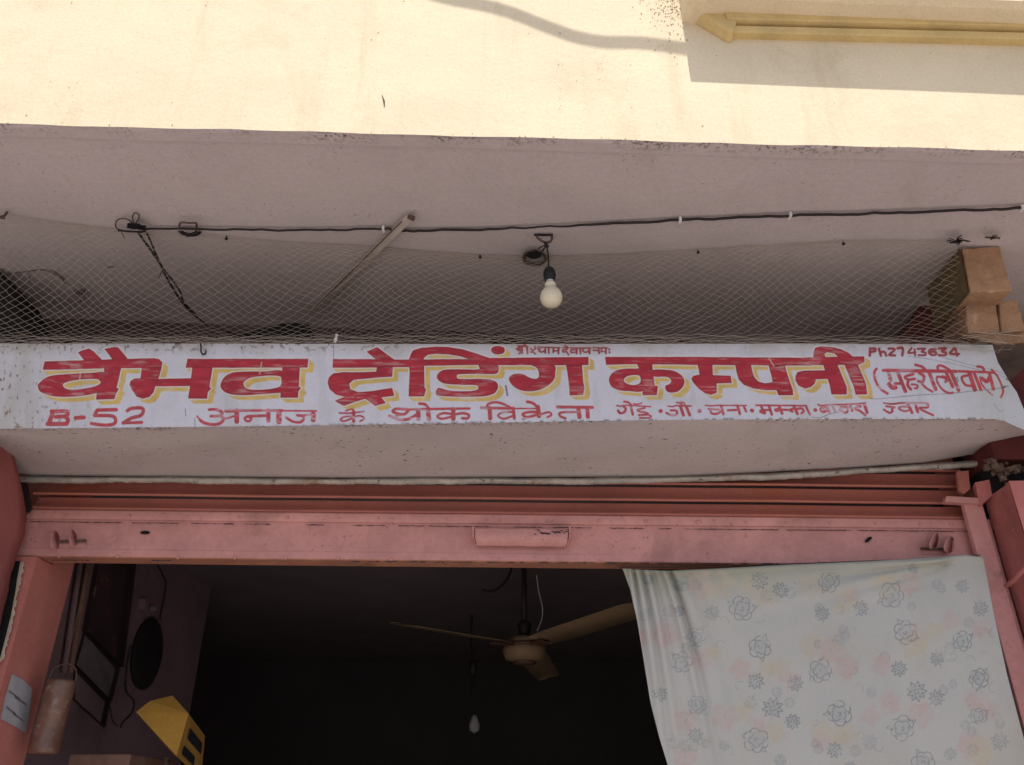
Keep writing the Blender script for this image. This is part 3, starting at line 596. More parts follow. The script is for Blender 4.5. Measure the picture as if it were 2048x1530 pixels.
# inner jambs behind the shutter
MB().box(-1.75,-1.46,2.478,2.70,0,2.211).obj('door_jamb', M['jamb'], B)
MB().box(-1.75,-1.46,2.575,2.70,2.2115,2.6).obj('jamb_head', M['jamb'], B)
def quadstrip(name, L_, R_, Y, m, par):
    v = []; 
    for a_, c_ in zip(L_, R_): v += [P(a_[0], a_[1], Y), P(c_[0], c_[1], Y)]
    return obj(name, v, [(2*i, 2*i+1, 2*i+3, 2*i+2) for i in range(len(L_)-1)], m, par)
quadstrip('slot_shade', [(26,1122),(18,1180),(4,1235),(-16,1310),(-60,1480)], [(41,1122),(32,1180),(21,1235),(2,1310),(-40,1480)], 2.468, M['dark'], B)  # near-black strip painting the shade in the gap by the jamb
MB().box(1.50,1.8,2.53,2.72,0,2.6).obj('door_jamb', M['jamb'], B)
MB().box(-3.5,-1.75,2.62,2.7,0,2.75).obj('front_wall', M['room_dark'], B)
MB().box(1.8,3.5,2.62,2.7,0,2.75).obj('front_wall', M['room_dark'], B)
# guide rails of the shutter
SH = thing('rolling_shutter', 'pink painted steel rolling shutter raised under the sign', 'shutter', (0, 2.5, 2.2))
b = MB()
b.hexa([(1.418,2.452,0),(1.478,2.452,0),(1.478,2.452,2.385),(1.418,2.452,2.385)], [(1.418,2.474,0),(1.478,2.474,0),(1.478,2.474,2.385),(1.418,2.474,2.385)])
b.box(1.46,1.499,2.475,2.529,0,2.38)
bevel(b.obj('guide_rail', M['pink'], SH), .003)
MB().hexa([P(1893,992,2.44),P(1962,996,2.44),P(1966,1008,2.44),P(1890,1003,2.44)][::-1], [(q[0],q[1]+.025,q[2]) for q in [P(1893,992,2.44),P(1962,996,2.44),P(1966,1008,2.44),P(1890,1003,2.44)][::-1]]).obj('rail_bracket', M['pink'], SH)
q = [P(1914,943,2.45),P(1937,941,2.45),P(1940,978,2.45),P(1928,988,2.45),P(1918,982,2.45)]
bb_ = MB(); bb_.add(q+[(p[0],p[1]+.012,p[2]) for p in q], [(0,1,2,3,4),(9,8,7,6,5)]+[(i,(i+5),(i+1)%5+5,(i+1)%5) for i in range(5)]); bb_.obj('roller_plate', M['slat'], SH)
q = [P(30,966,2.47),P(52,962,2.47),P(62,1016,2.47),P(56,1024,2.47),P(38,1022,2.47)]
bb_ = MB(); bb_.add(q+[(p[0],p[1]+.01,p[2]) for p in q], [(0,1,2,3,4),(9,8,7,6,5)]+[(i,(i+5),(i+1)%5+5,(i+1)%5) for i in range(5)]); bb_.obj('roller_plate', M['frame'], SH)

# shutter curtain
YS = 2.50; TILT = -.0108
SXL, SXR = -1.537, 1.462
def hz(py): return P(1024, py, YS)[2]
def extr(prof, name, m, x0=SXL, x1=SXR, n=40, smooth=True, wave=.0):
    v = []; f = []; k = len(prof)
    for i in range(n+1):
        x = x0+(x1-x0)*i/n
        for (dy, z) in prof: v.append((x, YS+dy+wave*sin(x*5.1)+wave*.6*sin(x*13), z+TILT*x+wave*.5*sin(x*3.3)))
    for i in range(n):
        for j in range(k-1): q = i*k+j; f.append((q, q+k, q+k+1, q+1))
    return obj(name, v, f, m, SH, smooth)
pitch = hz(966)-hz(999)
for s in range(4):
    zb = hz(1000)+pitch*s-pitch*0
    if s == 0: pass
    # s=-1 slat is the short one above the bottom plate
for s in range(-1, 4):
    zt = hz(968)+pitch*s; zb = hz(1001)+pitch*s
    if s == -1: zb = hz(1029)
    H = zt-zb; prof = []
    for t in np.linspace(0, 1, 9):
        prof.append((.026-.030*t**1.2+.006*sin(pi*t), zt-(H-.007)*t+.003*(1-t)))
    if s >= 0:
        for a in np.linspace(-.2, 1.25, 8)*pi: prof.append((-.004+.001-.0045*sin(a) - .0012, zb+.0055+.0045*cos(a)))
        prof.append((.012, zb+.006))
    else: prof += [(-.004, zb+.002), (.006, zb)]
    extr(prof, 'slat', M['slat'], wave=.0012)
# bottom rail: lap strip, pressed panel, flange, underside
extr([(.01,hz(1029)),(-.006,hz(1030.5)),(-.0075,hz(1033)),(-.0085,hz(1047.5)),(-.0075,hz(1048.6)),(-.003,hz(1048.8))], 'lap_strip', M['pink'], wave=.0008)
extr([(-.001,hz(1047)),(-.003,hz(1052)),(-.004,hz(1080)),(-.008,hz(1100)),(-.011,hz(1109)),(-.0105,hz(1110.5))], 'bottom_rail', M['pink'], wave=.0008)
extr([(-.009,hz(1109.5)),(-.0135,hz(1110.5)),(-.015,hz(1123)),(-.0135,hz(1124.0))], 'bottom_flange', M['pink'], wave=.0006, smooth=False)
extr([(-.0135,hz(1124.0)),(-.011,hz(1126)),(.058,hz(1126)+.001),(.058,hz(1110))], 'rail_underside', M['rail_rust'], wave=.0006, smooth=False)
# rivets
rv0 = None
def rivet(px, y, dy):
    global rv0
    c = P(px, y, YS+dy)
    if rv0 is None:
        rv0 = MB().lathe([(.0052,0),(.0048,-.0022),(.003,-.0036),(.0008,-.004)], (0,0,0), 10, (0,1,0)).obj('rivet', M['pink'], None, True)
        o = rv0
    else:
        o = rv0.copy(); S.collection.objects.link(o)
    o.parent = SH; o.location = (c[0], c[1]-2.5, c[2]-2.2)
for i, px in enumerate([135,258,372,478,575,679,785,893,999,1096,1197,1292,1393,1492,1573,1661,1751,1840,1902]):
    rivet(px, 1036.5+.0095*(px-600)*1.0+random.uniform(-.8,.8), -.0085)
for px in [118,236,356,470,572,676,783,887,998,1097,1199,1300,1395,1490,1595,1678,1760,1850,1925]:
    rivet(px, 1116.6+.0085*(px-600)*.9+random.uniform(-.7,.7), -.0145)
# handle: pressed steel grip
def Ph(px, py, dy): return P(px, py, YS+dy)
b = MB()
x0, x1 = 945, 1141
tp = [(x0+2,1056,-.012),(x1-2,1058,-.012)]
hp = [(1055,-.006),(1054.5,-.030),(1055.5,-.042),(1058,-.047),(1066,-.050),(1072,-.0505),(1076,-.049),(1083,-.042),(1089,-.033),(1091.5,-.026)]
k0 = len(b.v); HN = 12
for i in range(HN+1):
    t = i/HN; e = min(i, HN-i)
    for (py, dy) in hp:
        ins = 3+(2 if e == 0 else 0)+(max(py-1075, 0)*.25); xx = x0+ins+(x1-x0-2*ins)*t; b.v.append(Ph(xx, py+2*t+.4*sin(i*1.9), dy))
n_ = len(hp)
for i in range(HN):
    for k in range(n_-1): q = k0+i*n_+k; b.f.append((q, q+n_, q+n_+1, q+1))
for xx, s in ((x0, 1), (x1, -1)):
    b.hexa([Ph(xx,1053,-.047),Ph(xx+3*s,1053,-.047),Ph(xx+3*s,1075,-.051),Ph(xx,1074,-.051)], [Ph(xx-2*s,1062,-.003),Ph(xx+1*s,1062,-.003),Ph(xx+9*s,1093,-.003),Ph(xx+6*s,1092,-.003)])
hd = b.obj('handle', M['pink'], SH); m_ = hd.modifiers.new('thick', 'SOLIDIFY'); m_.thickness = .0016; m_.offset = 0; bevel(hd, .001)
# rust flakes on handle, flange and crease; painted gap shade along the lap seam
def flakes(name, segs, dy, m, hmax=1.3):
    b = MB()
    for (xa, xb, fy) in segs:
        n_ = max(3, int((xb-xa)/5)); top_ = []; bot_ = []
        for k_ in range(n_+1):
            x_ = xa+(xb-xa)*k_/n_; y_ = fy(x_)+random.uniform(-.4,.4); h_ = hmax*random.uniform(.25,1)*(0.1 if k_ in (0, n_) else 1)
            top_.append(Ph(x_, y_-h_/2, dy)); bot_.append(Ph(x_, y_+h_/2, dy))
        k0 = len(b.v); b.v += top_+bot_; b.f += [(k0+k_, k0+n_+1+k_, k0+n_+2+k_, k0+k_+1) for k_ in range(n_)]
    o = b.obj(name, m, SH); o['kind'] = 'stuff'; return o
f1_ = lambda x: 1042.5+.0112*x if x < 1400 else 1058.2+(x-1400)*.0085
flakes('seam_shade', [(58,245,f1_),(262,360,f1_),(380,470,f1_),(487,542,f1_),(610,650,f1_),(702,772,f1_),(795,850,f1_),(855,985,f1_),(1026,1085,f1_),(1104,1185,f1_),(1215,1290,f1_),(1316,1345,f1_),(1370,1560,f1_),(1570,1705,f1_),(1712,1780,f1_),(1775,1940,f1_)], -.0098, M['frame'], 2.1)  # dark strip painting the shade in the gap under the lap strip
f2_ = lambda x: 1120.3+.0052*(x-150)
flakes('flange_rust', [(100,180,f2_),(300,345,f2_)]+[(x_, x_+random.uniform(8,40), f2_) for x_ in range(700, 1340, 34)]+[(1348,1470,f2_),(1480,1500,f2_),(1518,1560,f2_)], -.0158, M['frame'], 2.6)
f3_ = lambda x: 1109+.0062*(x-100)
flakes('crease_rust', [(105,200,f3_),(240,420,f3_),(1040,1080,f3_),(1240,1330,f3_),(1520,1545,f3_),(1600,1615,f3_),(1720,1735,f3_)], -.0125, M['iron'], 1.6)
flakes('handle_rust', [(x_, x_+random.uniform(3,12), (lambda yy: (lambda x: yy))(random.uniform(1057,1069))) for x_ in range(1068, 1134, 3)], -.0525, M['frame'], 2.6)
# hasps with their slide bolts
def ear(px, py, wpx, hpx, lean, name='hasp'):
    pts = []; r = []
    v = []; f = []; n = 14
    for k in range(n):
        a = 2*pi*k/n; u = cos(a)*wpx/2; t = sin(a)*hpx/2*(1+.25*sin(a))
        v.append(Ph(px+u+lean*t, py-t, -.03+.022*cos(a)))
    for k in range(n):
        a = 2*pi*k/n; u = cos(a)*wpx/2*.95+3; t = sin(a)*hpx/2*(1+.25*sin(a))*.95
        v.append(Ph(px+u+lean*t, py-t, -.024+.022*cos(a)))
    f = [tuple(range(n-1, -1, -1)), tuple(range(n, 2*n))]+[(k, (k+1) % n, n+(k+1) % n, n+k) for k in range(n)]
    obj(name, v, f, M['pink'], SH, True)
ear(109,1084,18,38,-.05); ear(145,1080,15,34,-.12)
ear(1866,1086,15,34,.25); ear(1897,1093,20,34,.12)
MB().tube([Ph(118,1083,-.02),Ph(172,1081,-.02)], .0042, 8).obj('bolt', M['iron'], SH)
MB().tube([Ph(1842,1097,-.02),Ph(1892,1098,-.02)], .0042, 8).obj('bolt', M['iron'], SH)
for (a, c, y) in ((118,172,1090),(1845,1886,1104)):
    MB().hexa([Ph(a,y-3,-.012),Ph(c,y-3,-.012),Ph(c,y+4,-.012),Ph(a,y+4,-.012)][::-1], [Ph(a,y-3,-.006),Ph(c,y-3,-.006),Ph(c,y+4,-.006),Ph(a,y+4,-.006)][::-1]).obj('bolt_plate', M['pink'], SH)
# key slots
for (px, py, w2, h2, sl) in ((290,1065,10,3.6,0),(1737,1079,7,4.5,-.55)):
    v = []; n = 12
    for d in (-.0095, -.003):
        for k in range(n):
            a = 2*pi*k/n; v.append(Ph(px+w2*cos(a), py+h2*sin(a)+sl*w2*cos(a), d))
    f = [tuple(range(n))]+[(k, (k+1) % n, n+(k+1) % n, n+k) for k in range(n)]
    obj('key_slot', v, f, M['dark'], SH)
# roller behind the beam
MB().tube([(-1.6,2.62,2.62),(1.6,2.62,2.60)], .045, 16).obj('roller', M['slat'], SH, True)
# rubble in the broken beam corner at the right
rb = MB(); r = random.Random(5)
for k in range(46):
    px = 1972+r.random()*100; py = 940+r.gauss(0,1)*9-(px-1990)*.05; s = .003+.006*r.random(); c = P(px, py, 2.33+.05*r.random())
    v = [(c[0]+s*(r.random()+.5)*sx, c[1]+s*sy, c[2]+s*(r.random()+.5)*sz) for sx, sy, sz in ((-1,-1,-1),(1,-1,-1),(1,-1,1),(-1,-1,1),(-1,1,-1),(1,1,-1),(1,1,1),(-1,1,1))]
    rb.hexa(v[:4], v[4:])
o = rb.obj('rubble', M['rubble'], B, label='broken brick and mortar at the right end of the beam'); o['kind'] = 'stuff'
MB().box(1.475,2.2,2.475,2.6,2.33,2.39).obj('recess_shade', M['dark'], B)  # near-black box added for the shade behind the rail top
# chip of pink plaster beside the rail
q = [P(1950,965,2.43),P(1985,958,2.42),P(2000,968,2.42),P(1985,990,2.43),P(1960,1012,2.44)]
bb_ = MB(); bb_.add(q+[(p[0]+.01,p[1]+.04,p[2]) for p in q], [(0,1,2,3,4),(9,8,7,6,5)]+[(i,(i+5),(i+1)%5+5,(i+1)%5) for i in range(5)]); bb_.obj('loose_plaster', M['pillar_pink'], PR)
tag(MB().tube(smooth_path([P(2012,1172,2.40),P(2026,1162,2.36),P(2044,1143,2.33),P(2075,1115,2.31)]), .007, 8).obj('power_cable', M['pillar_red'], None, True), 'red painted cable curving across the right pillar beside the curtain', 'cable')

# ------------------------------------------------------------------ stepped brick capital at the right end
CP = thing('column_capital', 'orange stepped masonry capital wedged between sign and soffit at right', 'capital', (1.45, 2.15, 2.9))
def frus(name, f4, y0, y1, m):
    a = [P(px, py, y0) for px, py in f4]; dx = [0]*4
    o = MB().hexa(a[::-1], [(p[0], y1, p[2]) for p in a][::-1]).obj(name, m, CP); bevel(o, .004); rough(o); return o
frus('upper_block', [(1925,497),(1999,492),(2025,581),(1942,584)], 2.075, 2.30, M['capital'])
frus('lower_block', [(1931,604),(1992,603),(2000,664),(1936,666)], 2.155, 2.31, M['capital'])
frus('lower_block', [(1998,603),(2034,598),(2052,661),(2004,662)], 2.150, 2.31, M['capital'])
frus('base_slab', [(1915,667),(2058,664),(2062,684),(1996,690),(1918,676)][:4], 2.17, 2.30, M['capital'])
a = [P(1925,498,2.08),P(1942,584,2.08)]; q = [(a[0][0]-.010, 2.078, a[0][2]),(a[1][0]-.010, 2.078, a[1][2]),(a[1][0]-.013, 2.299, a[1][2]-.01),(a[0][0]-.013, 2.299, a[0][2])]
obj('side_face', q, [(0,1,2,3)], M['olive'], CP, label='olive sheet with loft shade painted in over the side face')  # olive sheet added to darken the block's side like loft shade
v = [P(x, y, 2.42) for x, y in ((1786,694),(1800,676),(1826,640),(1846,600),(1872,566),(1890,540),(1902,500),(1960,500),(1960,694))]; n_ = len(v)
o = obj('shade_mass', v+[(p[0], 2.66, p[2]) for p in v], [tuple(range(n_-1,-1,-1)), tuple(range(n_, 2*n_))]+[(k_, (k_+1) % n_, n_+(k_+1) % n_, n_+k_) for k_ in range(n_)], M['maroon'], B)  # dark mass added for the shading left of the capital

# ------------------------------------------------------------------ things on the soffit
cab = [PS(x, y, .007) for x, y in [(262,457),(300,457.5),(430,458.5),(540,460),(640,460),(740,458),(775,458),(800,462),(850,461),(960,459),(1050,455.5),(1100,453),(1230,447),(1360,440),(1460,436),(1580,431),(1700,428.5),(1800,425),(1950,420),(2048,416),(2120,414)]]
rad = [.0035]*7+[.0042]*3+[.0030]*2+[.0043]*9
sp = [p+np.array((0, .0012*sin(i*1.7), .0016*sin(i*.9)+.001*sin(i*2.3))) for i, p in enumerate(smooth_path(cab, 6))]; rr = list(np.interp(np.linspace(0, 1, len(sp)), np.linspace(0, 1, len(rad)), rad))
tag(MB().tube(sp, rr, 8).obj('power_cable', M['wire'], None, True), 'long black cable clipped across the grey soffit', 'cable')
for i, (x, y) in enumerate([(767,458),(1360,440),(1580,431),(2043,417)]):
    c = PS(x, y, .007)
    o = MB().box(c[0]-.004, c[0]+.004, c[1]-.010, c[1]+.010, c[2]-.008, c[2]+.008).obj('cable_clip', M['clip'])
    tag(bevel(o, .002), ['white cable clip where the cable crosses the slanting batten','white cable clip to the right of the hanging bulb','second white cable clip right of the bulb','white cable clip at the far right end of the cable'][i], 'clip', 'cable clips on the soffit')
# conduit batten running back along the soffit
a = np.array(PS(823,432,.012)); c = np.array(PS(628,622,.012)); d = (c-a)/np.linalg.norm(c-a); side = np.cross(d, (0,0,1)); side /= np.linalg.norm(side); up = np.array((0,0,1.))
def bt(p, s, z): return tuple(p+side*s+up*z)
b = MB(); b.hexa([bt(a,-.012,-.006),bt(a,.012,-.006),bt(a,.012,.008),bt(a,-.012,.008)], [bt(c,-.010,-.006),bt(c,.010,-.006),bt(c,.010,.008),bt(c,-.010,.008)])
BT = thing('wiring_batten', 'pale wooden wiring batten slanting back along the soffit left of the bulb', 'batten', tuple(a))
bevel(b.obj('batten_strip', M['batten'], BT), .002)
MB().hexa([bt(a-d*.006,-.012,-.013),bt(a-d*.006,.010,-.013),bt(a-d*.006,.010,.0),bt(a-d*.006,-.012,.0)], [bt(a+d*.004,-.012,-.013),bt(a+d*.004,.010,-.013),bt(a+d*.004,.010,.0),bt(a+d*.004,-.012,.0)]).obj('batten_end', M['iron'], BT)
MB().tube([bt(a+d*.03,-.016,-.009), bt(c,-.014,-.010)], .0022, 6).obj('batten_wire', M['iron'], BT)
# junction block with loops
J = thing('wire_connector', 'black wire connector with loose loops at the left end of the cable', 'connector', PS(268,452))
def SP(x, y, off): return PS(x, y, off)
q = [SP(254,446,.03),SP(276,448,.03),SP(278,458,.03),SP(253,457,.03)]
b = MB().hexa(q[::-1], [(p[0],p[1]+.012,p[2]+.012) for p in q][::-1]); bevel(b.obj('block', M['bakelite'], J), .002)
q = [SP(276,450,.026),SP(289,452,.026),SP(289,458,.026),SP(276,458,.026)]
MB().hexa(q[::-1], [(p[0],p[1]+.01,p[2]+.01) for p in q][::-1]).obj('block', M['bakelite'], J)
MB().tube(smooth_path([SP(236,459,.006),SP(231,452,.01),SP(234,441,.012),SP(244,437,.012),SP(256,439,.016),SP(266,447,.02)]), .0022, 6).obj('wire_loop', M['iron'], J, True)
MB().tube(smooth_path([SP(268,446,.02),SP(265,436,.012),SP(267,428,.01),SP(272,426,.01),SP(278,430,.01),SP(277,438,.012),SP(271,447,.02)]), .0022, 6).obj('wire_loop', M['iron'], J, True)
b = MB()
for k in range(5):
    r = random.Random(k); b.tube(smooth_path([SP(234+r.random()*10,458+r.random()*5,.01+.01*r.random()) , SP(255,461+r.random()*4,.02), SP(285,462+r.random()*3,.02), SP(292,458,.014)]), .0016, 5)
b.tube(smooth_path([SP(241,461,.01),SP(246,470,.02),SP(249,478,.035)]), .0012, 5)
b.obj('wire_ends', M['wire'], J, True)
# ceiling hook ring wrapped with net
HK = thing('iron_hook', 'rusty iron hook ring on the soffit with net twine bunched under it', 'hook', PS(377,456))
MB().tube(smooth_path([SP(359,458,.004),SP(359,449,.012),SP(364,445,.02),SP(380,446,.022),SP(392,446,.02),SP(393,453,.012),SP(392,460,.004)]), .0034, 8).obj('hook_ring', M['iron'], HK, True)
b = MB(); r = random.Random(2)
for k in range(12):
    x0 = 356+r.random()*12; b.tube(smooth_path([SP(x0,461+r.random()*4,.006),SP(x0+10+r.random()*6,466+r.random()*6,.02+.01*r.random()),SP(x0+22+r.random()*8,465+r.random()*7,.02),SP(x0+34+r.random()*4,461+r.random()*5,.006)]), .0012+.0008*r.random(), 5)
o = b.obj('twine_tangle', M['wire'], HK, True); o['kind'] = 'stuff'
# twisted flex hanging down behind the net
def WP(x, y, Y): return P(x, y, Y)
b = MB()
def twist(path, amp, turns, r=.0022, ph=0):
    sp_ = smooth_path(path, 14); n = len(sp_)
    return [sp_[i]+np.array((amp*sin(ph+turns*2*pi*i/n), amp*cos(ph+turns*2*pi*i/n), amp*.5*sin(ph+turns*2*pi*i/n))) for i in range(n)]
pa = [WP(275,462,2.13),WP(290,484,2.14),WP(300,497,2.15),WP(310,512,2.17),WP(322,530,2.2),WP(330,548,2.22),WP(346,576,2.28),WP(366,606,2.35),WP(392,632,2.43),WP(430,656,2.52),WP(475,670,2.6)]
pb = [WP(292,463,2.13),WP(302,484,2.15),WP(312,508,2.18),WP(324,534,2.21),WP(345,560,2.27),WP(362,586,2.32),WP(368,604,2.35),WP(392,630,2.43)]
for ph in (0, pi): b.tube(twist(pa, .0022, 26, ph=ph), .0026, 5)
for ph in (0, pi): b.tube(twist(pb, .0018, 20, ph=ph), .0022, 5)
b.tube(smooth_path([WP(326,540,2.22),WP(320,550,2.22),WP(317,556,2.22)]), .0016, 5)
tag(b.obj('twisted_flex', M['wire'], None, True), 'pair of twisted black wires sagging down behind the netting at left', 'wire')
# hanging bulb
LB = thing('light_bulb', 'unlit round white bulb hanging in a black holder from the soffit hook', 'bulb', PS(1088,470))
HKY = PS(1088,470)[1]
MB().tube([PS(1068,470,.003),PS(1106,470,.003)], .0035, 6).obj('hook_slot', M['dark'], LB)
MB().tube(smooth_path([PS(1073,471,.003),PS(1077,477,.018),PS(1088,484,.034),PS(1099,484,.034),PS(1104,477,.018),PS(1102,471,.003)]), .0042, 8).obj('hook_ring', M['iron'], LB, True)
HB = PS(1093,485,.036)[1]
b = MB(); b.tube(smooth_path([P(1092,486,HB),P(1094,496,HB),P(1097,515,HB),P(1097,536,HB)]), .0026, 6)
b.tube(smooth_path([P(1094,486,HB),P(1089,496,HB),P(1084,503,HB)]), .0028, 6); b.tube(smooth_path([P(1091,490,HB),P(1083,493,HB),P(1077,497,HB)]), .002, 5)
b.tube([P(1090,486,HB-.003),P(1096,494,HB-.003)], .005, 6); b.obj('flex', M['wire'], LB, True)
c0 = np.array(P(1098,535,HB)); c1 = np.array(P(1104,614,HB)); ax = c1-c0; Lb = np.linalg.norm(ax); ax /= Lb
s = HB*1.2/F*1.0
def lp(prof, name, m): MB().lathe([(r_*.00148, z_*.00148) for r_, z_ in prof], c0, 24, ax).obj(name, m, LB, True)
k = Lb/80
def lp(prof, name, m): MB().lathe([(r_*k, z_*k) for r_, z_ in prof], c0, 28, ax).obj(name, m, LB, True)
lp([(3,-1),(7,2),(10.3,8),(11,15),(10.3,20),(9,25),(8.6,27),(7.5,28)], 'holder', M['bakelite'])
lp([(7,24),(7,30),(6.6,31),(7,32),(7,34)], 'bulb_cap', M['bulb_cap'])
lp([(7,31),(9.3,34),(9.6,38),(8.6,41),(10,43),(14.5,48),(17.6,54),(18.9,61),(17.6,68.5),(13.5,74.5),(8,78.3),(.6,80)], 'globe', M['bulb'])
# junction box hole with a nest beside the bulb
NB = thing('ceiling_box', 'broken round ceiling box with black hollow behind the bulb flex', 'ceiling box', PS(1068,515))
v = []; n = 22
for r_, off in ((24,0.0),(25,.016),(20,.018),(18,.002)):
    for k_ in range(n):
        a = 2*pi*k_/n; jx = 1+.05*sin(5*a+off*100); v.append(PS(1070+r_*cos(a)*jx, 516+r_*.68*sin(a)*jx, off))
f = [(i*n+k_, i*n+(k_+1) % n, (i+1)*n+(k_+1) % n, (i+1)*n+k_) for i in range(3) for k_ in range(n)]
obj('box_rim', v, f, M['rubble'], NB, True)
v = [PS(1068+15*cos(2*pi*k_/14)*(1+.1*sin(3*k_)), 510+8*sin(2*pi*k_/14), .021) for k_ in range(14)]+[PS(1068+15*cos(2*pi*k_/14), 510+8*sin(2*pi*k_/14), .004) for k_ in range(14)]
obj('hollow', v, [tuple(range(14))]+[(k_, (k_+1) % 14, 14+(k_+1) % 14, 14+k_) for k_ in range(14)], M['dark'], NB)
b = MB(); r = random.Random(9)
for k_ in range(14):
    a = r.random()*6.28; b.tube([PS(1070+20*cos(a), 516+12*sin(a), .018), PS(1070+26*cos(a+.3), 516+17*sin(a+.3), .022+.02*r.random())], .0016, 4)
o = b.obj('straw', M['nest'], NB); o['kind'] = 'stuff'
# nails
nail_l = ['black nail holding the net near the left hook ring','black nail holding the net left of the ceiling box','black nail holding the net right of the bulb','black nail at the highest point of the net on the right']
for i, (x, y) in enumerate([(453,473),(960,510),(1395,500),(1685,483)]):
    p_ = PS(x, y, 0); b = MB(); b.tube([p_, (p_[0]+.001, p_[1]-.001, p_[2]-.009)], .0025, 6); b.lathe([(.005,0),(.0055,-.003)], (p_[0]+.001, p_[1]-.001, p_[2]-.009), 8)
    tag(b.obj('nail', M['wire']), nail_l[i], 'nail', 'nails holding the net')
p_ = PS(14,424,0); b = MB(); b.tube(smooth_path([p_, (p_[0], p_[1]-.006, p_[2]-.02), (p_[0]-.01, p_[1]-.01, p_[2]-.03), (p_[0]+.008, p_[1]-.012, p_[2]-.034)]), .004, 7)
tag(b.obj('hook', M['iron'], None, True), 'bent iron hook at the top left corner of the net', 'hook')
for i, (x, y) in enumerate(((1916,481),(1984,475))):
    b = MB(); r = random.Random(31+i)
    for k_ in range(26-8*i):
        a = r.random()*6.28; q_ = (16-5*i)*(.3+.7*r.random())
        b.tube(smooth_path([PS(x, y, .01), PS(x+q_*cos(a)*.6, y+q_*sin(a)*.4, .02+.02*r.random()), PS(x+q_*1.6*cos(a+.4), y+q_*.7*sin(a+.4), .004+.02*r.random())], 4), .0011+.001*r.random(), 4)
    tag(b.obj('twine_knot', M['wire' if i == 0 else 'iron']), ['dark tangle of twine above the left edge of the orange capital','brown wire tangle above the right corner of the orange capital'][i], 'twine')

# ------------------------------------------------------------------ bird net
topc = [(-60,432),(14,430),(120,447),(240,462),(360,468),(453,475),(600,488),(700,492),(830,502),(960,511),(1080,514),(1200,511),(1395,501),(1540,492),(1685,484),(1800,484),(1916,484)]
botc = [(-60,687),(100,688),(300,687),(500,686),(800,686),(1100,686),(1500,686),(1800,689),(1900,694),(1990,706)]
NC, NR = 172, 40
def net_pt(u, s):
    px_t = -60+1976*u; pt = np.array(PS(px_t, lin(topc, px_t), .004))
    px_b = -60+2080*u; pyb = lin(botc, px_b) if px_b < 1990 else 706-(px_b-1990)*.2
    pb_ = np.array(P(px_b, pyb, 2.090))
    v_ = s**1.5
    p = pt*(1-v_)+pb_*v_
    bul = .10*sin(pi*v_)*(1+.35*sin(u*9)+.2*sin(u*23+1)); p = p+np.array((0, bul, bul*.05-.035*sin(pi*v_)))
    # slack: slow wander of the mesh
    p[0] += .018*sin(u*19+s*3)*sin(pi*s)+.01*sin(u*47+s*7)*sin(pi*s)
    p[2] += (.013*sin(u*13+1.3)+.008*sin(u*31+s*4))*sin(pi*s)
    p[1] += .012*sin(u*27+s*5)*sin(pi*s)
    return p
r = random.Random(3); KN = {}
for j in range(NR+1):
    for i in range(NC+1):
        if (i+j) % 2 == 0:
            p = net_pt(i/NC, j/NR)+np.array([r.gauss(0, .0015) for _ in range(3)]); KN[i, j] = p
nv = []; nf = []
def strand(a, c, rr_=.00057):
    d_ = c-a; L_ = np.linalg.norm(d_)
    if L_ < 1e-5: return
    d_ /= L_; s1 = np.cross(d_, (0,1.,0)); s1 /= (np.linalg.norm(s1)+1e-9); s2 = np.cross(d_, s1); k0 = len(nv)
    for e in (a, c):
        for q_ in range(3): nv.append(e+rr_*(cos(q_*2.094)*s1+sin(q_*2.094)*s2))
    for q_ in range(3): q2 = (q_+1) % 3; nf.append((k0+q_, k0+q2, k0+3+q2, k0+3+q_))
for (i, j), p in KN.items():
    for di in (-1, 1):
        if (i+di, j+1) in KN: strand(p, KN[i+di, j+1])
for (i, j), p in KN.items():   # knots
    strand(p-np.array((.0011,0,0)), p+np.array((.0011,0,0)), .0009)
for kk in range(5):            # gathered selvedge cords along the beam
    prev = None
    for i in range(0, 400):
        x = -60+i*5.1; y = lin(botc, min(x, 1990))-2.5-3.2*kk+1.6*sin(i*.21+kk*2)+1.1*sin(i*.57+kk)+(6*sin(pi*min(max((x-100)/500, 0), 1))*(kk == 4))
        p = np.array(P(x, y, 2.088+.003*kk+.002*sin(i*.4+kk)))
        if prev is not None and x < 1990: strand(prev, p, .0006)
        prev = p
prev = None
for i in range(0, 420):        # head rope along the soffit
    x = -60+i*4.7
    if x > 1916: break
    p = np.array(PS(x, lin(topc, x)+.8*sin(i*.3), .004))
    if prev is not None: strand(prev, p, .0009)
    prev = p
for kk in range(7):            # twine lashed over the capital
    a = [(1925,672),(1960,676),(1990,668),(2020,684),(2046,668)][kk % 5]; c = [(2046,660),(2030,690),(2015,686),(1950,664),(2012,688)][(kk*2) % 5]
    strand(np.array(P(a[0], a[1]+kk, 2.066)), np.array(P(c[0], c[1], 2.066)), .0009)
NT = obj('bird_net', np.array(nv), np.array(nf), M['net'])
tag(NT, 'diamond mesh bird net stretched from the soffit down to the sign top', 'net'); 

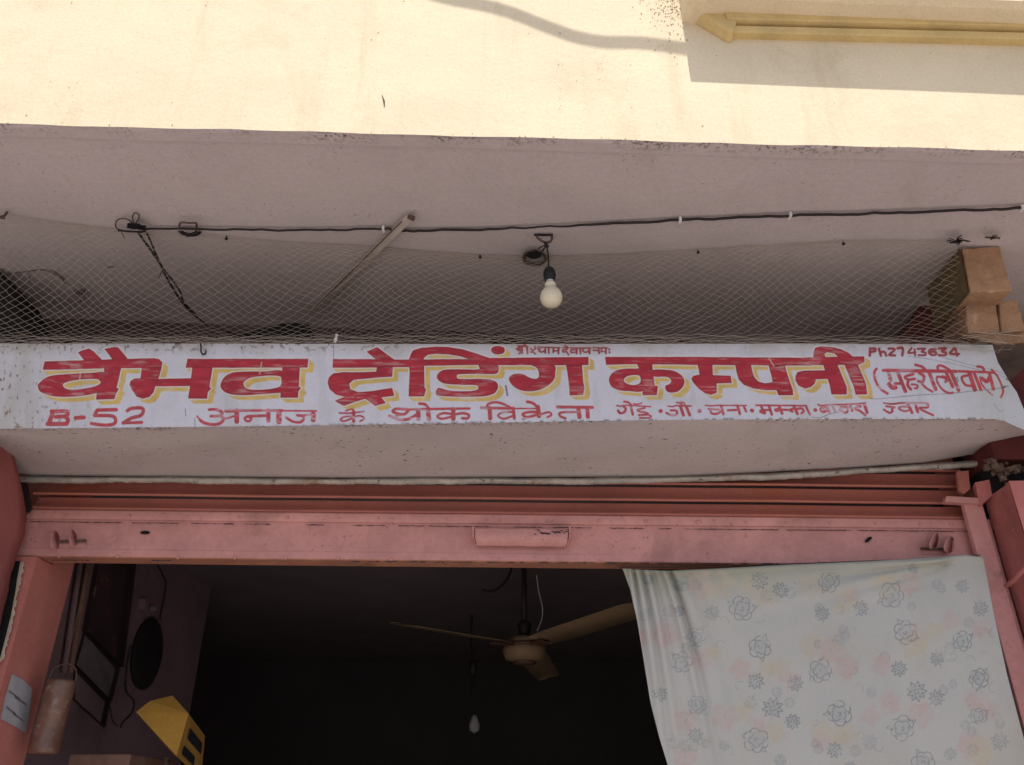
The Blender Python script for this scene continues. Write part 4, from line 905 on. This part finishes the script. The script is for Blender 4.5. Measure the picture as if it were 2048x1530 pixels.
# things and dark shapes in the loft behind the net
b = MB(); r = random.Random(12)
def clump(name, label, cat, pts, m, n=30, sz=.02):
    b = MB()
    for k_ in range(n):
        px = r.uniform(pts[0], pts[1]); py = r.uniform(pts[2], pts[3]) ; c_ = P(px, py, r.uniform(2.5, 2.64)); s_ = sz*(.5+r.random())
        pr = [(s_*.05,-s_),(s_*.8,-s_*.5),(s_,0),(s_*.7,s_*.6),(s_*.05,s_)]
        b.lathe(pr, c_, 7, (r.random()-.5, r.random()-.5, r.random()))
    return tag(b.obj(name, m, None, True), label, cat)
def bag(name, label, pts, Y0, Y1, m):
    a = [P(px, py, Y0) for px, py in pts]; n = len(a); v = a+[(p[0]*1.0, Y1, p[2]+.01) for p in a]
    f = [tuple(range(n-1, -1, -1)), tuple(range(n, 2*n))]+[(k_, (k_+1) % n, n+(k_+1) % n, n+k_) for k_ in range(n)]
    return tag(bevel(obj(name, v, f, m), .006), label, 'bag')
bag('black_sack', 'slumped black sack lying in the loft below the slanting batten', [(462,692),(458,668),(500,664),(528,655),(560,646),(590,643),(618,648),(626,668),(622,692)], 2.5, 2.64, M['dark'])
bag('dark_hole', 'flat black block added for a dark hole in the loft wall behind the small top line of the sign', [(980,692),(980,676),(1000,672),(1096,672),(1100,692)], 2.5, 2.62, M['dark'])  # solid block standing in for a hole in the loft wall
bag('dark_mass', 'dark mass filling the far left corner of the loft behind the net', [(-60,700),(-60,500),(-20,520),(4,548),(22,585),(34,620),(48,648),(64,668),(90,692)], 2.35, 2.6, M['dark'])  # solid dark mass in the loft corner
b = MB(); r = random.Random(77)
for k_ in range(150):
    x = r.uniform(40, 470); y = 684-abs(r.gauss(0, 6))-(8 if x < 300 else 0); c_ = np.array(P(x, y, r.uniform(2.3, 2.6))); d_ = np.array((r.gauss(0,.02), r.gauss(0,.012), r.gauss(0,.003)))
    b.tube([c_-d_, c_+d_], .002+.002*r.random(), 4)
o = b.obj('twigs', M['nest']); o['kind'] = 'stuff'; tag(o, 'loose dry twigs and dirt scattered on the beam top at left behind the net', 'twigs')
tag(MB().lathe([(.004,-.014),(.006,-.004),(.003,.004),(.005,.014)], P(672,677,2.1), 8, (.1,0,1)).obj('white_insulator', M['clip'], None, True), 'small white insulator standing on the sign top edge left of the middle word', 'insulator')
tag(MB().tube(smooth_path([P(401,687,2.088),P(402,694,2.084),P(402,702,2.082),P(406,708,2.08),P(411,706,2.08),P(412,702,2.08)]), .0022, 6).obj('hook', M['wire'], None, True), 'small black hook hanging over the sign edge above the first word', 'hook')

# overhead line whose shadow falls on the wall
wl = [(780,-38),(850,-14),(905,0),(950,8),(1000,19),(1040,32),(1075,46),(1115,61),(1150,73),(1200,83),(1240,85),(1280,86),(1330,92),(1375,99),(1450,110),(1560,118)]
ov = []
for x, y in wl:
    p = P(x, y, FY); ov.append((p[0], p[1]-.36, p[2]+.36*tan(SUN_EL)))
s0 = ov[0]; ov = [(s0[0]-2.5, s0[1], s0[2]+1.1), (s0[0]-1.0, s0[1], s0[2]+.42)]+ov+[(ov[-1][0]+2.5, ov[-1][1], ov[-1][2]+.3)]
tag(MB().tube(smooth_path(ov, 8), .0125, 8).obj('overhead_cable', M['wire'], None, True), 'thick cable strung past the upper wall above the frame', 'cable')
# pits and flakes in the upper wall, cracks in the loft soffit
b = MB(); r = random.Random(41)
def pit(px, py, s_):
    c_ = P(px, py, FY-.0012); n_ = 5; a0 = r.random()*6; k0 = len(b.v)
    b.v += [(c_[0]+s_*(.5+r.random())*cos(a0+2*pi*k_/n_), c_[1], c_[2]+s_*(.5+r.random())*sin(a0+2*pi*k_/n_)*1.4) for k_ in range(n_)]; b.f.append(tuple(k0+k_ for k_ in range(n_)))
for k_ in range(420):
    px = 1378-abs(r.gauss(0, 40)); py = -30+abs(r.gauss(0, 48)); pit(px, py, .0011+.0010*r.random())
for (xa, ya, xb, yb, n_) in ((1112,95,1122,235,20),(1198,120,1204,165,14),(1256,90,1262,240,7),(170,60,135,230,9)):
    for k_ in range(n_):
        t = r.random(); pit(xa+(xb-xa)*t+r.gauss(0,6), ya+(yb-ya)*t, .0007+.0008*r.random())
for k_ in range(40): pit(r.uniform(0, 2048), r.uniform(-10, 300 if r.random() < .3 else 270), .0008+.0016*r.random())
for k_ in range(30):
    x = r.uniform(0, 2048); z_ = 246+x*.028-1.5-abs(r.gauss(0, 2.5)); pit(x, z_, .0008+.0014*r.random())
o = b.obj('plaster_pits', mat('brown_pits', (.30,.20,.12), .9, .3, 20, bump=0), B); o['kind'] = 'stuff'
b = MB(); r = random.Random(43)
for pts in ([(12,548),(50,543),(84,541),(108,546),(122,556),(132,566)], [(104,540),(118,548),(128,560)], [(58,552),(62,562)], [(214,537),(222,534),(230,534)], [(60,650),(110,655),(150,662),(190,660)]):
    b.tube(smooth_path([PS(x+r.gauss(0,1), y+r.gauss(0,1), .001) for x, y in pts], 5), .0022, 4)
for k_ in range(22):
    a_ = r.random()*6.28; q_ = r.random()*11; x = 162+q_*cos(a_); y = 588+q_*1.2*sin(a_); b.tube([PS(x, y, .002), PS(x+r.gauss(0,5), y+r.gauss(0,5), .004)], .0015, 4)
o = b.obj('soffit_cracks', M['dark_mottle'], B); o['kind'] = 'stuff'
# paint scratch on the upper wall
tag(MB().tube([P(764,190,FY-.001),P(768,202,FY-.001),P(769,214,FY-.001)], [.0006,.0026,.0008], 5).obj('crack', M['nest']), 'short brown crack in the sunlit cream wall above the middle of the sign', 'crack')

# ------------------------------------------------------------------ interior
HC = 2.62
MB().box(-3.5,3.5,2.70,7.0,HC,HC+.06).obj('interior_ceiling', M['ceil_in'], B)
MB().box(-1.75,-1.65,2.70,4.5,0,HC-.002).obj('interior_wall', M['wall_in'], B)
MB().box(-2.8,-2.7,4.4,7.0,0,HC-.002).obj('interior_wall', M['room_dark'], B)
MB().box(-2.7,-1.752,4.45,4.5,0,HC-.002).obj('interior_wall', M['room_dark'], B)
MB().box(2.2,2.3,2.70,7.0,0,HC-.002).obj('interior_wall', M['room_dark'], B)
MB().box(-2.7,2.2,6.9,7.0,0,HC-.002).obj('interior_wall', M['room_dark'], B)
MB().box(-3.5,3.5,2.5,7.0,.001,.08).obj('floor', M['floor_in'], B)
WX = -1.648
def onwall(name, q, m, th=.02, parent=None, x=WX):
    a = [PX(px, py, x) for px, py in q]
    return MB().hexa([(p[0]+th, p[1], p[2]) for p in a], a).obj(name, m, parent)
pf = thing('framed_picture', 'dark framed picture with red figures on the left inner wall', 'picture', PX(215,1230,WX))
onwall('frame', [(192,1110),(266,1110),(238,1334),(164,1262)], M['frame'], .02, pf)
onwall('print', [(200,1112),(256,1112),(229,1316),(174,1259)], M['picture'], .004, pf, WX+.021)
cf = thing('framed_certificate', 'greyish framed certificate hanging below the dark framed picture', 'certificate', PX(190,1330,WX))
onwall('frame', [(166,1264),(234,1336),(219,1402),(148,1331)], M['frame'], .012, cf)
onwall('sheet', [(170,1272),(229,1337),(215,1394),(153,1330)], M['cert'], .003, cf, WX+.013)
nf_ = thing('framed_notice', 'small dim framed notice hanging lowest on the left inner wall', 'notice', PX(185,1390,WX))
onwall('frame', [(147,1336),(215,1404),(205,1454),(145,1400)], M['frame'], .012, nf_)
onwall('sheet', [(152,1346),(208,1404),(200,1444),(150,1398)], M['wall_in'], .003, nf_, WX+.013)
ct = thing('conduit', 'pair of dark vertical conduits running down the left inner wall', 'pipe', PX(170,1240,WX))
for dx in (0, 16):
    MB().tube([PX(164+dx,1100,WX+.02), PX(128+dx*.8,1345,WX+.02)], .011, 8).obj('pipe', M['wood'] if dx else M['wall_in'], ct, True)
dsk = PX(300,1307,WX+.02)
tag(MB().lathe([(.15,0),(.155,.012),(.14,.02),(.02,.03)], (WX+.0, dsk[1], dsk[2]), 32, (1,0,0)).obj('wall_plate', M['dark'], None, True), 'round black tray hanging on the left inner wall beside the framed picture', 'tray')
sw = thing('wall_switch', 'small pale switch fitting on the inner wall above the black tray', 'switch', PX(287,1214,WX))
c_ = PX(286,1214,WX+.01); MB().box(WX, WX+.03, c_[1]-.03, c_[1]+.03, c_[2]-.02, c_[2]+.03).obj('switch_plate', M['wall_in'], sw)
MB().lathe([(.015,0),(.018,.02),(.01,.035)], (WX+.03, c_[1]+.02, c_[2]), 10, (1,0,0)).obj('switch_knob', M['cert'], sw, True)
def wwire(pts, label, r_=.003):
    tag(MB().tube(smooth_path([PX(x, y, WX+.006) for x, y in pts]), r_, 5).obj('wall_wire', M['wire'], None, True), label, 'wire')
wwire([(310,1120),(326,1150),(332,1170),(324,1215),(320,1240)], 'black wire curving down the inner wall right of the black tray')
wwire([(262,1290),(254,1330),(252,1380),(268,1402),(264,1425),(246,1445),(242,1456)], 'black wire looping down the inner wall left of the yellow box')
wwire([(150,1335),(190,1375),(216,1402),(225,1440),(236,1452)], 'thin wire trailing from under the framed certificate', .002)
# sticker papers on the jamb
JX = -1.4595
st_ = thing('paper_notice', 'crumpled white paper notice stuck on the salmon jamb at lower left', 'notice', PX(33,1408,JX))
q = [(24,1348),(45,1359),(64,1377),(60,1420),(52,1467),(27,1451),(1,1438),(10,1395)]
a = [PX(px, py, JX+.0015) for px, py in q]; cc = PX(35,1408,JX+.005)
v = a+[cc]; obj('sheet', v, [(8, k_, (k_+1) % 8) for k_ in range(8)], M['paper'], st_)
for (x0, y0, x1, y1) in ((18,1380,40,1396),(30,1392,54,1408),(13,1412,32,1427),(26,1424,47,1440)):
    b = MB(); n = 9
    for k_ in range(n):
        t = k_/n; t2 = t+.6/n; A_ = [PX(x0+(x1-x0)*q_, y0+(y1-y0)*q_+d_, JX+.0062) for q_, d_ in ((t,0),(t2,0),(t2,4),(t,4))]
        b.add(A_, [(0,1,2,3)])
    b.obj('print_line', M['ink'], st_)
yc_ = thing('yellow_card', 'narrow yellow card on the jamb half hidden by the brown canister', 'card', PX(84,1430,JX))
a = [PX(px, py, JX+.002) for px, py in ((84,1388),(98,1390),(90,1476),(72,1474))]; obj('sheet', a, [(0,1,2,3)], M['yellow_box'], yc_)
a = [PX(px, py, JX+.004) for px, py in ((76,1455),(90,1455),(88,1472),(73,1472))]; obj('dark_patch', a, [(0,1,2,3)], M['frame'], yc_)
# hanging canister
CN = thing('canister', 'brown glossy cylindrical canister hanging by a wire inside the left jamb', 'canister', P(112,1430,2.62))
t0 = np.array(P(124,1362,2.62)); t1 = np.array(P(100,1508,2.62)); t1[0] = t0[0]-.004
ax = t1-t0; L_ = np.linalg.norm(ax); R_ = .041
MB().lathe([(.3*R_,-.004),(R_*.9,-.002),(R_,.006),(R_*.97,.012),(R_,.02),(R_,L_*.3),(R_*.985,L_*.31),(R_,L_*.33),(R_,L_*.6),(R_*.985,L_*.61),(R_,L_*.63),(R_,L_*.9),(R_*1.03,L_*.91),(R_*1.03,L_*.98),(R_*.9,L_)], t0, 28, ax).obj('body', M['wicker'], CN, True)
tp = t0
MB().tube(smooth_path([tp+np.array((-R_,0,.0)), tp+np.array((-R_*.8,0,.035)), tp+np.array((0,0,.05)), tp+np.array((R_*.8,0,.035)), tp+np.array((R_,0,0))]), .002, 6).obj('wire_handle', M['iron'], CN, True)
MB().tube([tp+np.array((0,0,.05)), tp+np.array((-.02,.03,.35))], .0012, 5).obj('hanging_wire', M['iron'], CN)
# plank shelf
tag(bevel(MB().box(P(140,1508,2.9)[0], P(262,1508,2.9)[0], 2.9, 3.3, P(200,1524,2.9)[2]-.035, P(200,1508,2.9)[2]).obj('plank_shelf', M['wood']), .004), 'worn wooden plank shelf under the canister at bottom left', 'shelf')
# yellow box
YB = thing('yellow_box', 'tilted yellow metal box with dark openings inside the shop at lower left', 'metal box', P(345,1450,3.1))
f1 = [P(x, y, Y) for x, y, Y in ((272,1424,3.05),(345,1391,3.12),(377,1427,3.06),(353,1512,2.98))]
f2 = [P(x, y, Y) for x, y, Y in ((377,1427,3.06),(410,1472,3.16),(402,1560,3.10),(353,1512,2.98))]
f3 = [P(x, y, Y) for x, y, Y in ((353,1512,2.98),(402,1560,3.10),(345,1540,3.1),(272,1424,3.05))]
obj('tray_face', [f1[3],f1[2],f1[1],P(300,1402,3.08),f1[0]], [(0,1,2,3,4)], M['yellow_box'], YB)
obj('side_face', f2, [(0,3,2,1)], M['yellow_shaded'], YB)
bk = [P(x, y, Y) for x, y, Y in ((276,1424,3.2),(345,1394,3.28),(405,1472,3.3),(398,1545,3.24),(345,1508,3.14))]; rim = [f1[0], f1[1], f2[1], f2[2], f1[3]]
obj('back_shell', bk+rim, [(0,1,2,3,4)]+[(k_, k_+5, (k_+1) % 5+5, (k_+1) % 5) for k_ in range(5)], M['yellow_shaded'], YB)
def onq(Q, u, v_, off=-.004):
    Q = [np.array(q_) for q_ in Q]; p = (Q[0]*(1-u)+Q[1]*u)*(1-v_)+(Q[3]*(1-u)+Q[2]*u)*v_; return tuple(p+np.array((.006,-.006,-.004)))
for (u0,u1,v0,v1) in ((.18,.85,.22,.48),(.12,.62,.66,.86)):
    obj('opening', [onq(f2,u0,v0),onq(f2,u1,v0),onq(f2,u1,v1),onq(f2,u0,v1)], [(0,1,2,3)], M['dark'], YB)
MB().tube([P(340,1413,3.1),P(351,1417,3.1)], .003, 5).obj('wire_stub', M['wire'], YB); MB().tube([P(331,1430,3.06),P(352,1414,3.12)], .0025, 5).obj('wire_stub', M['wire'], YB)
MB().tube([P(332,1515,3.05),P(332,1700,3.05)], .008, 8).obj('stand_pole', M['steel'], YB, True)
# ceiling fan
FN = thing('ceiling_fan', 'brown three bladed ceiling fan hanging inside the dark shop', 'fan', P(1050,1300,3.8))
hc = np.array(P(1049,1300,3.8)); FR = .093
MB().lathe([(.012,-.065),(.05,-.06),(.052,-.045)], hc, 24).obj('bottom_cap', M['fan_trim'], FN, True)
MB().lathe([(.05,-.05),(.085,-.04),(FR*1.02,-.015),(FR*1.05,0),(FR*1.0,.012),(.08,.02)], hc, 32).obj('motor_cover', M['fan'], FN, True)
MB().lathe([(FR*.98,.010),(FR*1.0,.018),(FR*.98,.026)], hc, 32).obj('motor_band', M['fan_trim'], FN, True)
MB().lathe([(FR*.95,.024),(FR*.8,.05),(.04,.06)], hc, 32).obj('motor_top', M['fan'], FN, True)
MB().tube([hc+np.array((0,0,.05)), (hc[0], hc[1], HC)], .012, 10).obj('down_rod', M['frame'], FN, True)
MB().lathe([(.015,.06),(.022,.07),(.034,.11),(.014,.13)], hc, 16).obj('canopy', M['frame'], FN, True)
def tipdir(px, py):
    t = np.array(PZ(px, py, hc[2]+.01)); d_ = t-hc; d_[2] = 0; return d_/np.linalg.norm(d_)
for (px, py) in ((800,1247),(1400,1172),(1112,1372)):
    d_ = tipdir(px, py); s_ = np.array((-d_[1], d_[0], 0)); L0, L1 = .13, {800: .73, 1400: .93, 1112: .88}[px]
    v = []; f = []; n = 12
    for k_ in range(n+1):
        t = k_/n; rr_ = L0+(L1-L0)*t; w_ = (.052+.018*min(t*6, 1)-.006*t)*(1 if t < .97 else .7); sag = .012-.012*t
        for (sd_, tz) in ((-1, .010), (0, .004), (1, -.012)):
            v.append(hc+d_*rr_+s_*w_*sd_+np.array((0,0,sag+tz+.008)))
        for (sd_, tz) in ((1, -.0145), (0, .0015), (-1, .0075)):
            v.append(hc+d_*rr_+s_*w_*sd_+np.array((0,0,sag+tz+.008)))
    for k_ in range(n):
        for q_ in range(6): a_ = k_*6+q_; a2 = k_*6+(q_+1) % 6; f.append((a_, a2, a2+6, a_+6))
    f.append(tuple(range(6))); f.append(tuple(n*6+q_ for q_ in range(5, -1, -1)))
    bl = obj('blade', v, f, M['fan'], FN, True)
    MB().hexa([tuple(hc+d_*.08+s_*sx*.022+np.array((0,0,z_))) for sx, z_ in ((-1,.006),(1,.006),(1,.014),(-1,.014))], [tuple(hc+d_*.19+s_*sx*.03+np.array((0,0,z_))) for sx, z_ in ((-1,.004),(1,-.004),(1,.004),(-1,.012))]).obj('blade_arm', M['fan_trim'], FN)
MB().tube(smooth_path([P(1073,1150,3.72),P(1078,1185,3.72),P(1085,1215,3.72),P(1083,1240,3.74),P(1074,1262,3.76)]), .003, 5).obj('fan_lead', M['paper'], FN, True)
tag(MB().tube(smooth_path([P(1024,1130,3.9),P(1016,1155,3.9),P(1002,1172,3.9),P(985,1182,3.9),P(964,1180,3.9)]), .006, 5).obj('ceiling_wire', M['wire'], None, True), 'loose black wire drooping from the shop ceiling left of the fan', 'wire')
HL = thing('hanging_lamp', 'dim bulb hanging on a knotted wire in the dark behind the fan', 'bulb', P(945,1400,5.2))
MB().tube(smooth_path([(P(942,1300,5.2)[0],5.2,HC),P(942,1310,5.2),P(946,1340,5.2),P(940,1380,5.2),P(946,1420,5.2)]), .006, 5).obj('flex', M['wire'], HL, True)
MB().lathe([(.02,-.05),(.025,0),(.02,.04)], P(946,1335,5.2), 10).obj('holder', M['frame'], HL, True)
MB().lathe([(.012,.05),(.02,.03),(.032,-.005),(.028,-.035),(.004,-.05)], P(949,1448,5.2), 14).obj('globe', M['paper'], HL, True)

# ------------------------------------------------------------------ floral curtain
CU0, CU1, NU, NV = 0, 1, 560, 420
topE = [(0,1137),(.03,1139),(.12,1142),(.25,1138),(.45,1130),(.7,1122),(.9,1113),(.95,1110),(1,1114)]
leftE = [(1137,1245),(1180,1261),(1240,1274),(1300,1284),(1400,1300),(1480,1320),(1545,1340),(1700,1385),(1900,1440)]
rightE = [(1114,1966),(1160,1975),(1220,1986),(1350,2014),(1450,2040),(1545,2066),(1700,2110),(1900,2165)]
uu = np.linspace(0, 1, NU); vv = np.concatenate([np.linspace(0, 1, 300), np.linspace(1.006, 1.8, 60)]); NV = len(vv)
U, Vg = np.meshgrid(uu, vv)
tpx = np.interp(U, [t[0] for t in topE], [t[1] for t in topE])
CY = tpx+Vg*430
LX = np.interp(CY, [t[0] for t in leftE], [t[1] for t in leftE]); RX = np.interp(CY, [t[0] for t in rightE], [t[1] for t in rightE])
CX = LX+(RX-LX)*U
# folds: pleats fanning from the left corner, a tuck at the right corner, broad ripples
dep = np.zeros(CX.shape)
tt = np.clip((CY-1137)/430, 0, 2)
for (xa, xb, wd_, am) in ((1258,1292,5,.016),(1272,1318,6,.018),(1290,1345,7,.016),(1324,1400,7,.028),(1345,1450,14,.012),(1400,1520,30,.006)):
    xc = xa+(xb-xa)*np.clip(tt*1.6, 0, 2.2)**.8; dep += -am*np.exp(-((CX-xc)/(wd_*(1+1.2*tt)))**2)*np.clip(1.15-tt*.9, .25, 1)
    dep += am*.8*np.exp(-((CX-xc-wd_*1.6)/(wd_*.8*(1+tt)))**2)*np.clip(1.15-tt*.9, .2, 1)
dR = (CY-1122)-(1893-CX)*.13
for (sl_, am, wd_) in ((.10,.022,4),(.26,.014,7),(.45,.007,14)):
    dd = (CY-1120)-(1893-CX)*sl_; m_ = 1/(1+np.exp((CX-1893)/6)); fade = np.exp(-np.clip(1893-CX, 0, None)/260)
    dep += -am*np.exp(-(dd/(wd_+.03*np.clip(1893-CX,0,None)))**2)*m_*fade+am*.8*np.exp(-((dd-wd_*1.7)/(wd_+.03*np.clip(1893-CX,0,None)))**2)*m_*fade
dep += .006*np.sin(U*11+.5)*np.clip(tt, 0, 1)+.004*np.sin(U*23+tt*3)+.012*np.sin(U*5+1)*np.clip(tt,0,1.4)
dep += -.018*np.exp(-((CX-1300)/45)**2)*tt
hem = np.exp(-((CY-tpx-4)/4.0)**2)*-.006
dep += (fbm(46, 80, 401, 3, xx=CX, yy=CY)-.5)*.010+(fbm(16, 30, 411, 2, xx=CX, yy=CY)-.5)*.0022
YC = 2.420+dep*.85+hem
cV = grid_pts(CX, CY, YC)
# print on the cloth (flat cloth coordinates)
PXc = CX; PYc = CY
rs_ = np.random.RandomState(5)
ccol = np.empty(CX.shape+(3,)); ccol[:] = (.472,.464,.438)
def cb(c, a):
    global ccol
    ccol = ccol*(1-a[..., None])+np.array(c)*a[..., None]
nz = fbm(60, 60, 201, 4, xx=PXc, yy=PYc); nz2 = fbm(10, 10, 211, 3, xx=PXc, yy=PYc)
cb((.46,.42,.35), np.clip((nz-.5)*3, 0, 1)*.35)
cb((.45,.40,.31), np.clip((CX-1850)/200, 0, 1)*np.clip((CY-1380)/150, 0, 1)*.5*(.4+nz))
# darker yellow-green band along the top hem
cb((.27,.275,.19), np.clip(1-(CY-tpx)/(50+30*nz), 0, 1)**1.2*np.clip(1.3-U, .3, 1)*.75)
pinks = [(1330,1270,38),(1400,1320,36),(1480,1340,34),(1580,1360,30),(1350,1380,0),(1660,1300,40),(1690,1330,40),(1765,1330,34),(1830,1270,34),(1900,1240,30),(1960,1260,30),(1950,1400,34),(1975,1420,34),(1780,1405,36),(1840,1430,40),(1740,1430,30),(1370,1440,36),(1450,1435,40),(1400,1170,44),(1700,1190,30),(1640,1480,30),(1370,1515,36),(1940,1490,40),(1520,1450,26),(1820,1170,34),(1290,1275,26)]
yels = [(1620,1290,38),(1560,1335,34),(1530,1340,30),(1830,1290,44),(1870,1265,34),(1490,1425,34),(1550,1465,34),(1690,1470,40),(1640,1460,34),(1440,1170,44),(1530,1195,40),(1620,1175,40),(1690,1205,36),(1960,1505,46),(1500,1170,34),(1430,1305,24),(1770,1170,40)]
for lst, c in ((pinks, (.50,.36,.335)), (yels, (.49,.425,.31))):
    for (x, y, r_) in lst:
        if not r_: continue
        a_ = np.arctan2(PYc-y, PXc-x); d_ = np.hypot(PXc-x, PYc-y); R2 = r_*.62*(1+.13*np.cos(5*a_+x)+.5*(nz2-.5)); cb(c, np.clip((R2-d_)/9+.4, 0, 1)*(.10+.75*nz2**1.2))
        cb((.35,.3,.3), np.clip(1-np.abs(d_-2)/2, 0, 1)*.35*(r_ % 4 == 0))
LINE = np.full(CX.shape, 0.0)
def cline(pts, wd_, a_=.8):
    global LINE
    x = [p[0] for p in pts]; y = [p[1] for p in pts]
    bb = bbox(pts, 4, PXc, PYc)
    if bb is None: return
    xx = PXc[bb]; yy = PYc[bb]; d_ = np.full(xx.shape, 1e9)
    for p, q_ in zip(pts[:-1], pts[1:]): d_ = np.minimum(d_, segd(xx, yy, p, q_))
    LINE[bb] = np.maximum(LINE[bb], np.clip(wd_/2-d_+.5, 0, 1)*a_)
def rose(x, y, r_, al, rr):
    ph = rr.rand()*6
    for (rad_, n, pr) in ((.66, 6, .46), (.36, 4, .34)):
        for k_ in range(n):
            a_ = ph+k_*2*pi/n+rr.rand()*.3+rad_*3; c_ = (x+r_*rad_*cos(a_), y+r_*rad_*sin(a_)); q_ = pr*(.85+.35*rr.rand())
            cline([(c_[0]+r_*q_*cos(a_+t), c_[1]+r_*q_*sin(a_+t)) for t in np.linspace(-1.7+rr.rand()*.4, 1.5, 9)], 1.7 if n == 6 else 1.5, al)
    cline([(x+r_*.22*t*cos(ph+t*5), y+r_*.22*t*sin(ph+t*5)) for t in np.linspace(.2, 1.1, 9)], 1.5, al)
    for k_ in range(2):
        a_ = ph+.5+k_*2.6; L2 = r_*1.45
        cline([(x+r_*.95*cos(a_-.2), y+r_*.95*sin(a_-.2)), (x+L2*cos(a_), y+L2*sin(a_)), (x+r_*1.0*cos(a_+.3), y+r_*1.0*sin(a_+.3))], 1.4, al*.9)
def lotus(x, y, r_, al, rr):
    ph = rr.rand()*6; n = 9
    for k_ in range(n):
        a_ = ph+k_*2*pi/n; L1 = r_*(1.0+.15*rr.rand()); c_ = (x+L1*cos(a_), y+L1*sin(a_)); w_ = .34
        l_ = (x+r_*.55*cos(a_-w_), y+r_*.55*sin(a_-w_)); q_ = (x+r_*.55*cos(a_+w_), y+r_*.55*sin(a_+w_))
        cline([l_, (x+r_*.85*cos(a_-.17), y+r_*.85*sin(a_-.17)), c_, (x+r_*.85*cos(a_+.17), y+r_*.85*sin(a_+.17)), q_], 1.6, al)
        if k_ % 2 == 0: cline([(x+r_*.2*cos(a_), y+r_*.2*sin(a_)), (x+r_*.6*cos(a_), y+r_*.6*sin(a_))], 1.1, al*.8)
    cline([(x+r_*.25*cos(t), y+r_*.25*sin(t)) for t in np.linspace(0, 5.5, 10)], 1.2, al)
rr = np.random.RandomState(8)
roses = [(1657,1164,18,.75),(1782,1190,22,.75),(1484,1217,22,.75),(1521,1295,20,.9),(1811,1264,21,.85),(1925,1283,18,.8),(1640,1342,21,.85),(1957,1357,18,.9),(1678,1427,22,.95),(1512,1480,22,.8),(1804,1456,22,.8),(1362,1325,19,.7),(1392,1275,17,.6),(1845,1525,20,.8),(1393,1410,16,.6),(1957,1432,15,.7)]
lots = [(1518,1162,17,.8),(1561,1180,15,.8),(1925,1172,13,.6),(1961,1217,15,.7),(1644,1228,14,.75),(1721,1217,15,.75),(1424,1226,15,.55),(1798,1338,15,.85),(1874,1317,14,.75),(1511,1362,16,.85),(1590,1367,15,.8),(1833,1383,19,.95),(1873,1396,15,.8),(1545,1417,20,.95),(1585,1443,15,.95),(1320,1388,15,.75),(1391,1471,14,.6),(1669,1500,15,.8),(1998,1483,17,.6),(1682,1280,16,.45),(1740,1485,15,.4),(1296,1159,11,.7),(1357,1171,11,.8),(1358,1222,11,.7),(1450,1490,11,.4),(1290,1230,12,.4),(1826,1137,10,.6),(1560,1520,12,.5),(1700,1535,12,.6),(1900,1508,12,.5)]
for x, y, r_, al in roses: rose(x, y, r_, al, rr)
for x, y, r_, al in lots: lotus(x, y, r_, al, rr)
for k_ in range(34):
    x = rr.uniform(1330, 2010); y = rr.uniform(1150, 1530); a_ = rr.rand()*6; s_ = rr.uniform(8, 16)
    cline([(x+s_*t*cos(a_+t*2.2), y+s_*t*sin(a_+t*2.2)) for t in np.linspace(0, 1.3, 8)], 1.2, .5)
brk = np.clip((vnoise(7, 7, 301, PXc, PYc)-.12)*4, .25, 1)
for x, y, r_ in [(rr.uniform(1320, 2010), rr.uniform(1150, 1525), rr.uniform(8, 13)) for _ in range(34)]: lotus(x, y, r_, .38, rr)
# grey filling inside the blooms
for x, y, r_, al in roses+lots:
    d_ = np.hypot(PXc-x, PYc-y); cb((.33,.36,.365), np.clip((r_*.9-d_)/4, 0, 1)*(.2+.9*nz2)*.6*al)
cb((.18,.20,.21), LINE*brk*1.0)
cA = np.concatenate([np.clip(ccol, 0, 1), np.ones(CX.shape+(1,))], -1).reshape(-1, 4)
ii = np.arange(NV*NU).reshape(NV, NU)
FQ2 = np.stack([ii[1:, :-1], ii[1:, 1:], ii[:-1, 1:], ii[:-1, :-1]], -1).reshape(-1, 4)
cu = obj('curtain', cV.reshape(-1, 3), FQ2, M['cloth'], None, True, attr=cA)
m = cu.modifiers.new('thick', 'SOLIDIFY'); m.thickness = .0012; m.offset = 1
tag(cu, 'faded white floral cotton curtain hung across the right of the doorway', 'curtain')
# cord and nail carrying the curtain
tag(MB().tube([P(1240,1134,2.432),P(1400,1135,2.432),P(1890,1116,2.43),P(1960,1110,2.435)], .0016, 5).obj('rope', M['frame']), 'thin cord pulled tight along the top edge of the floral curtain', 'cord')
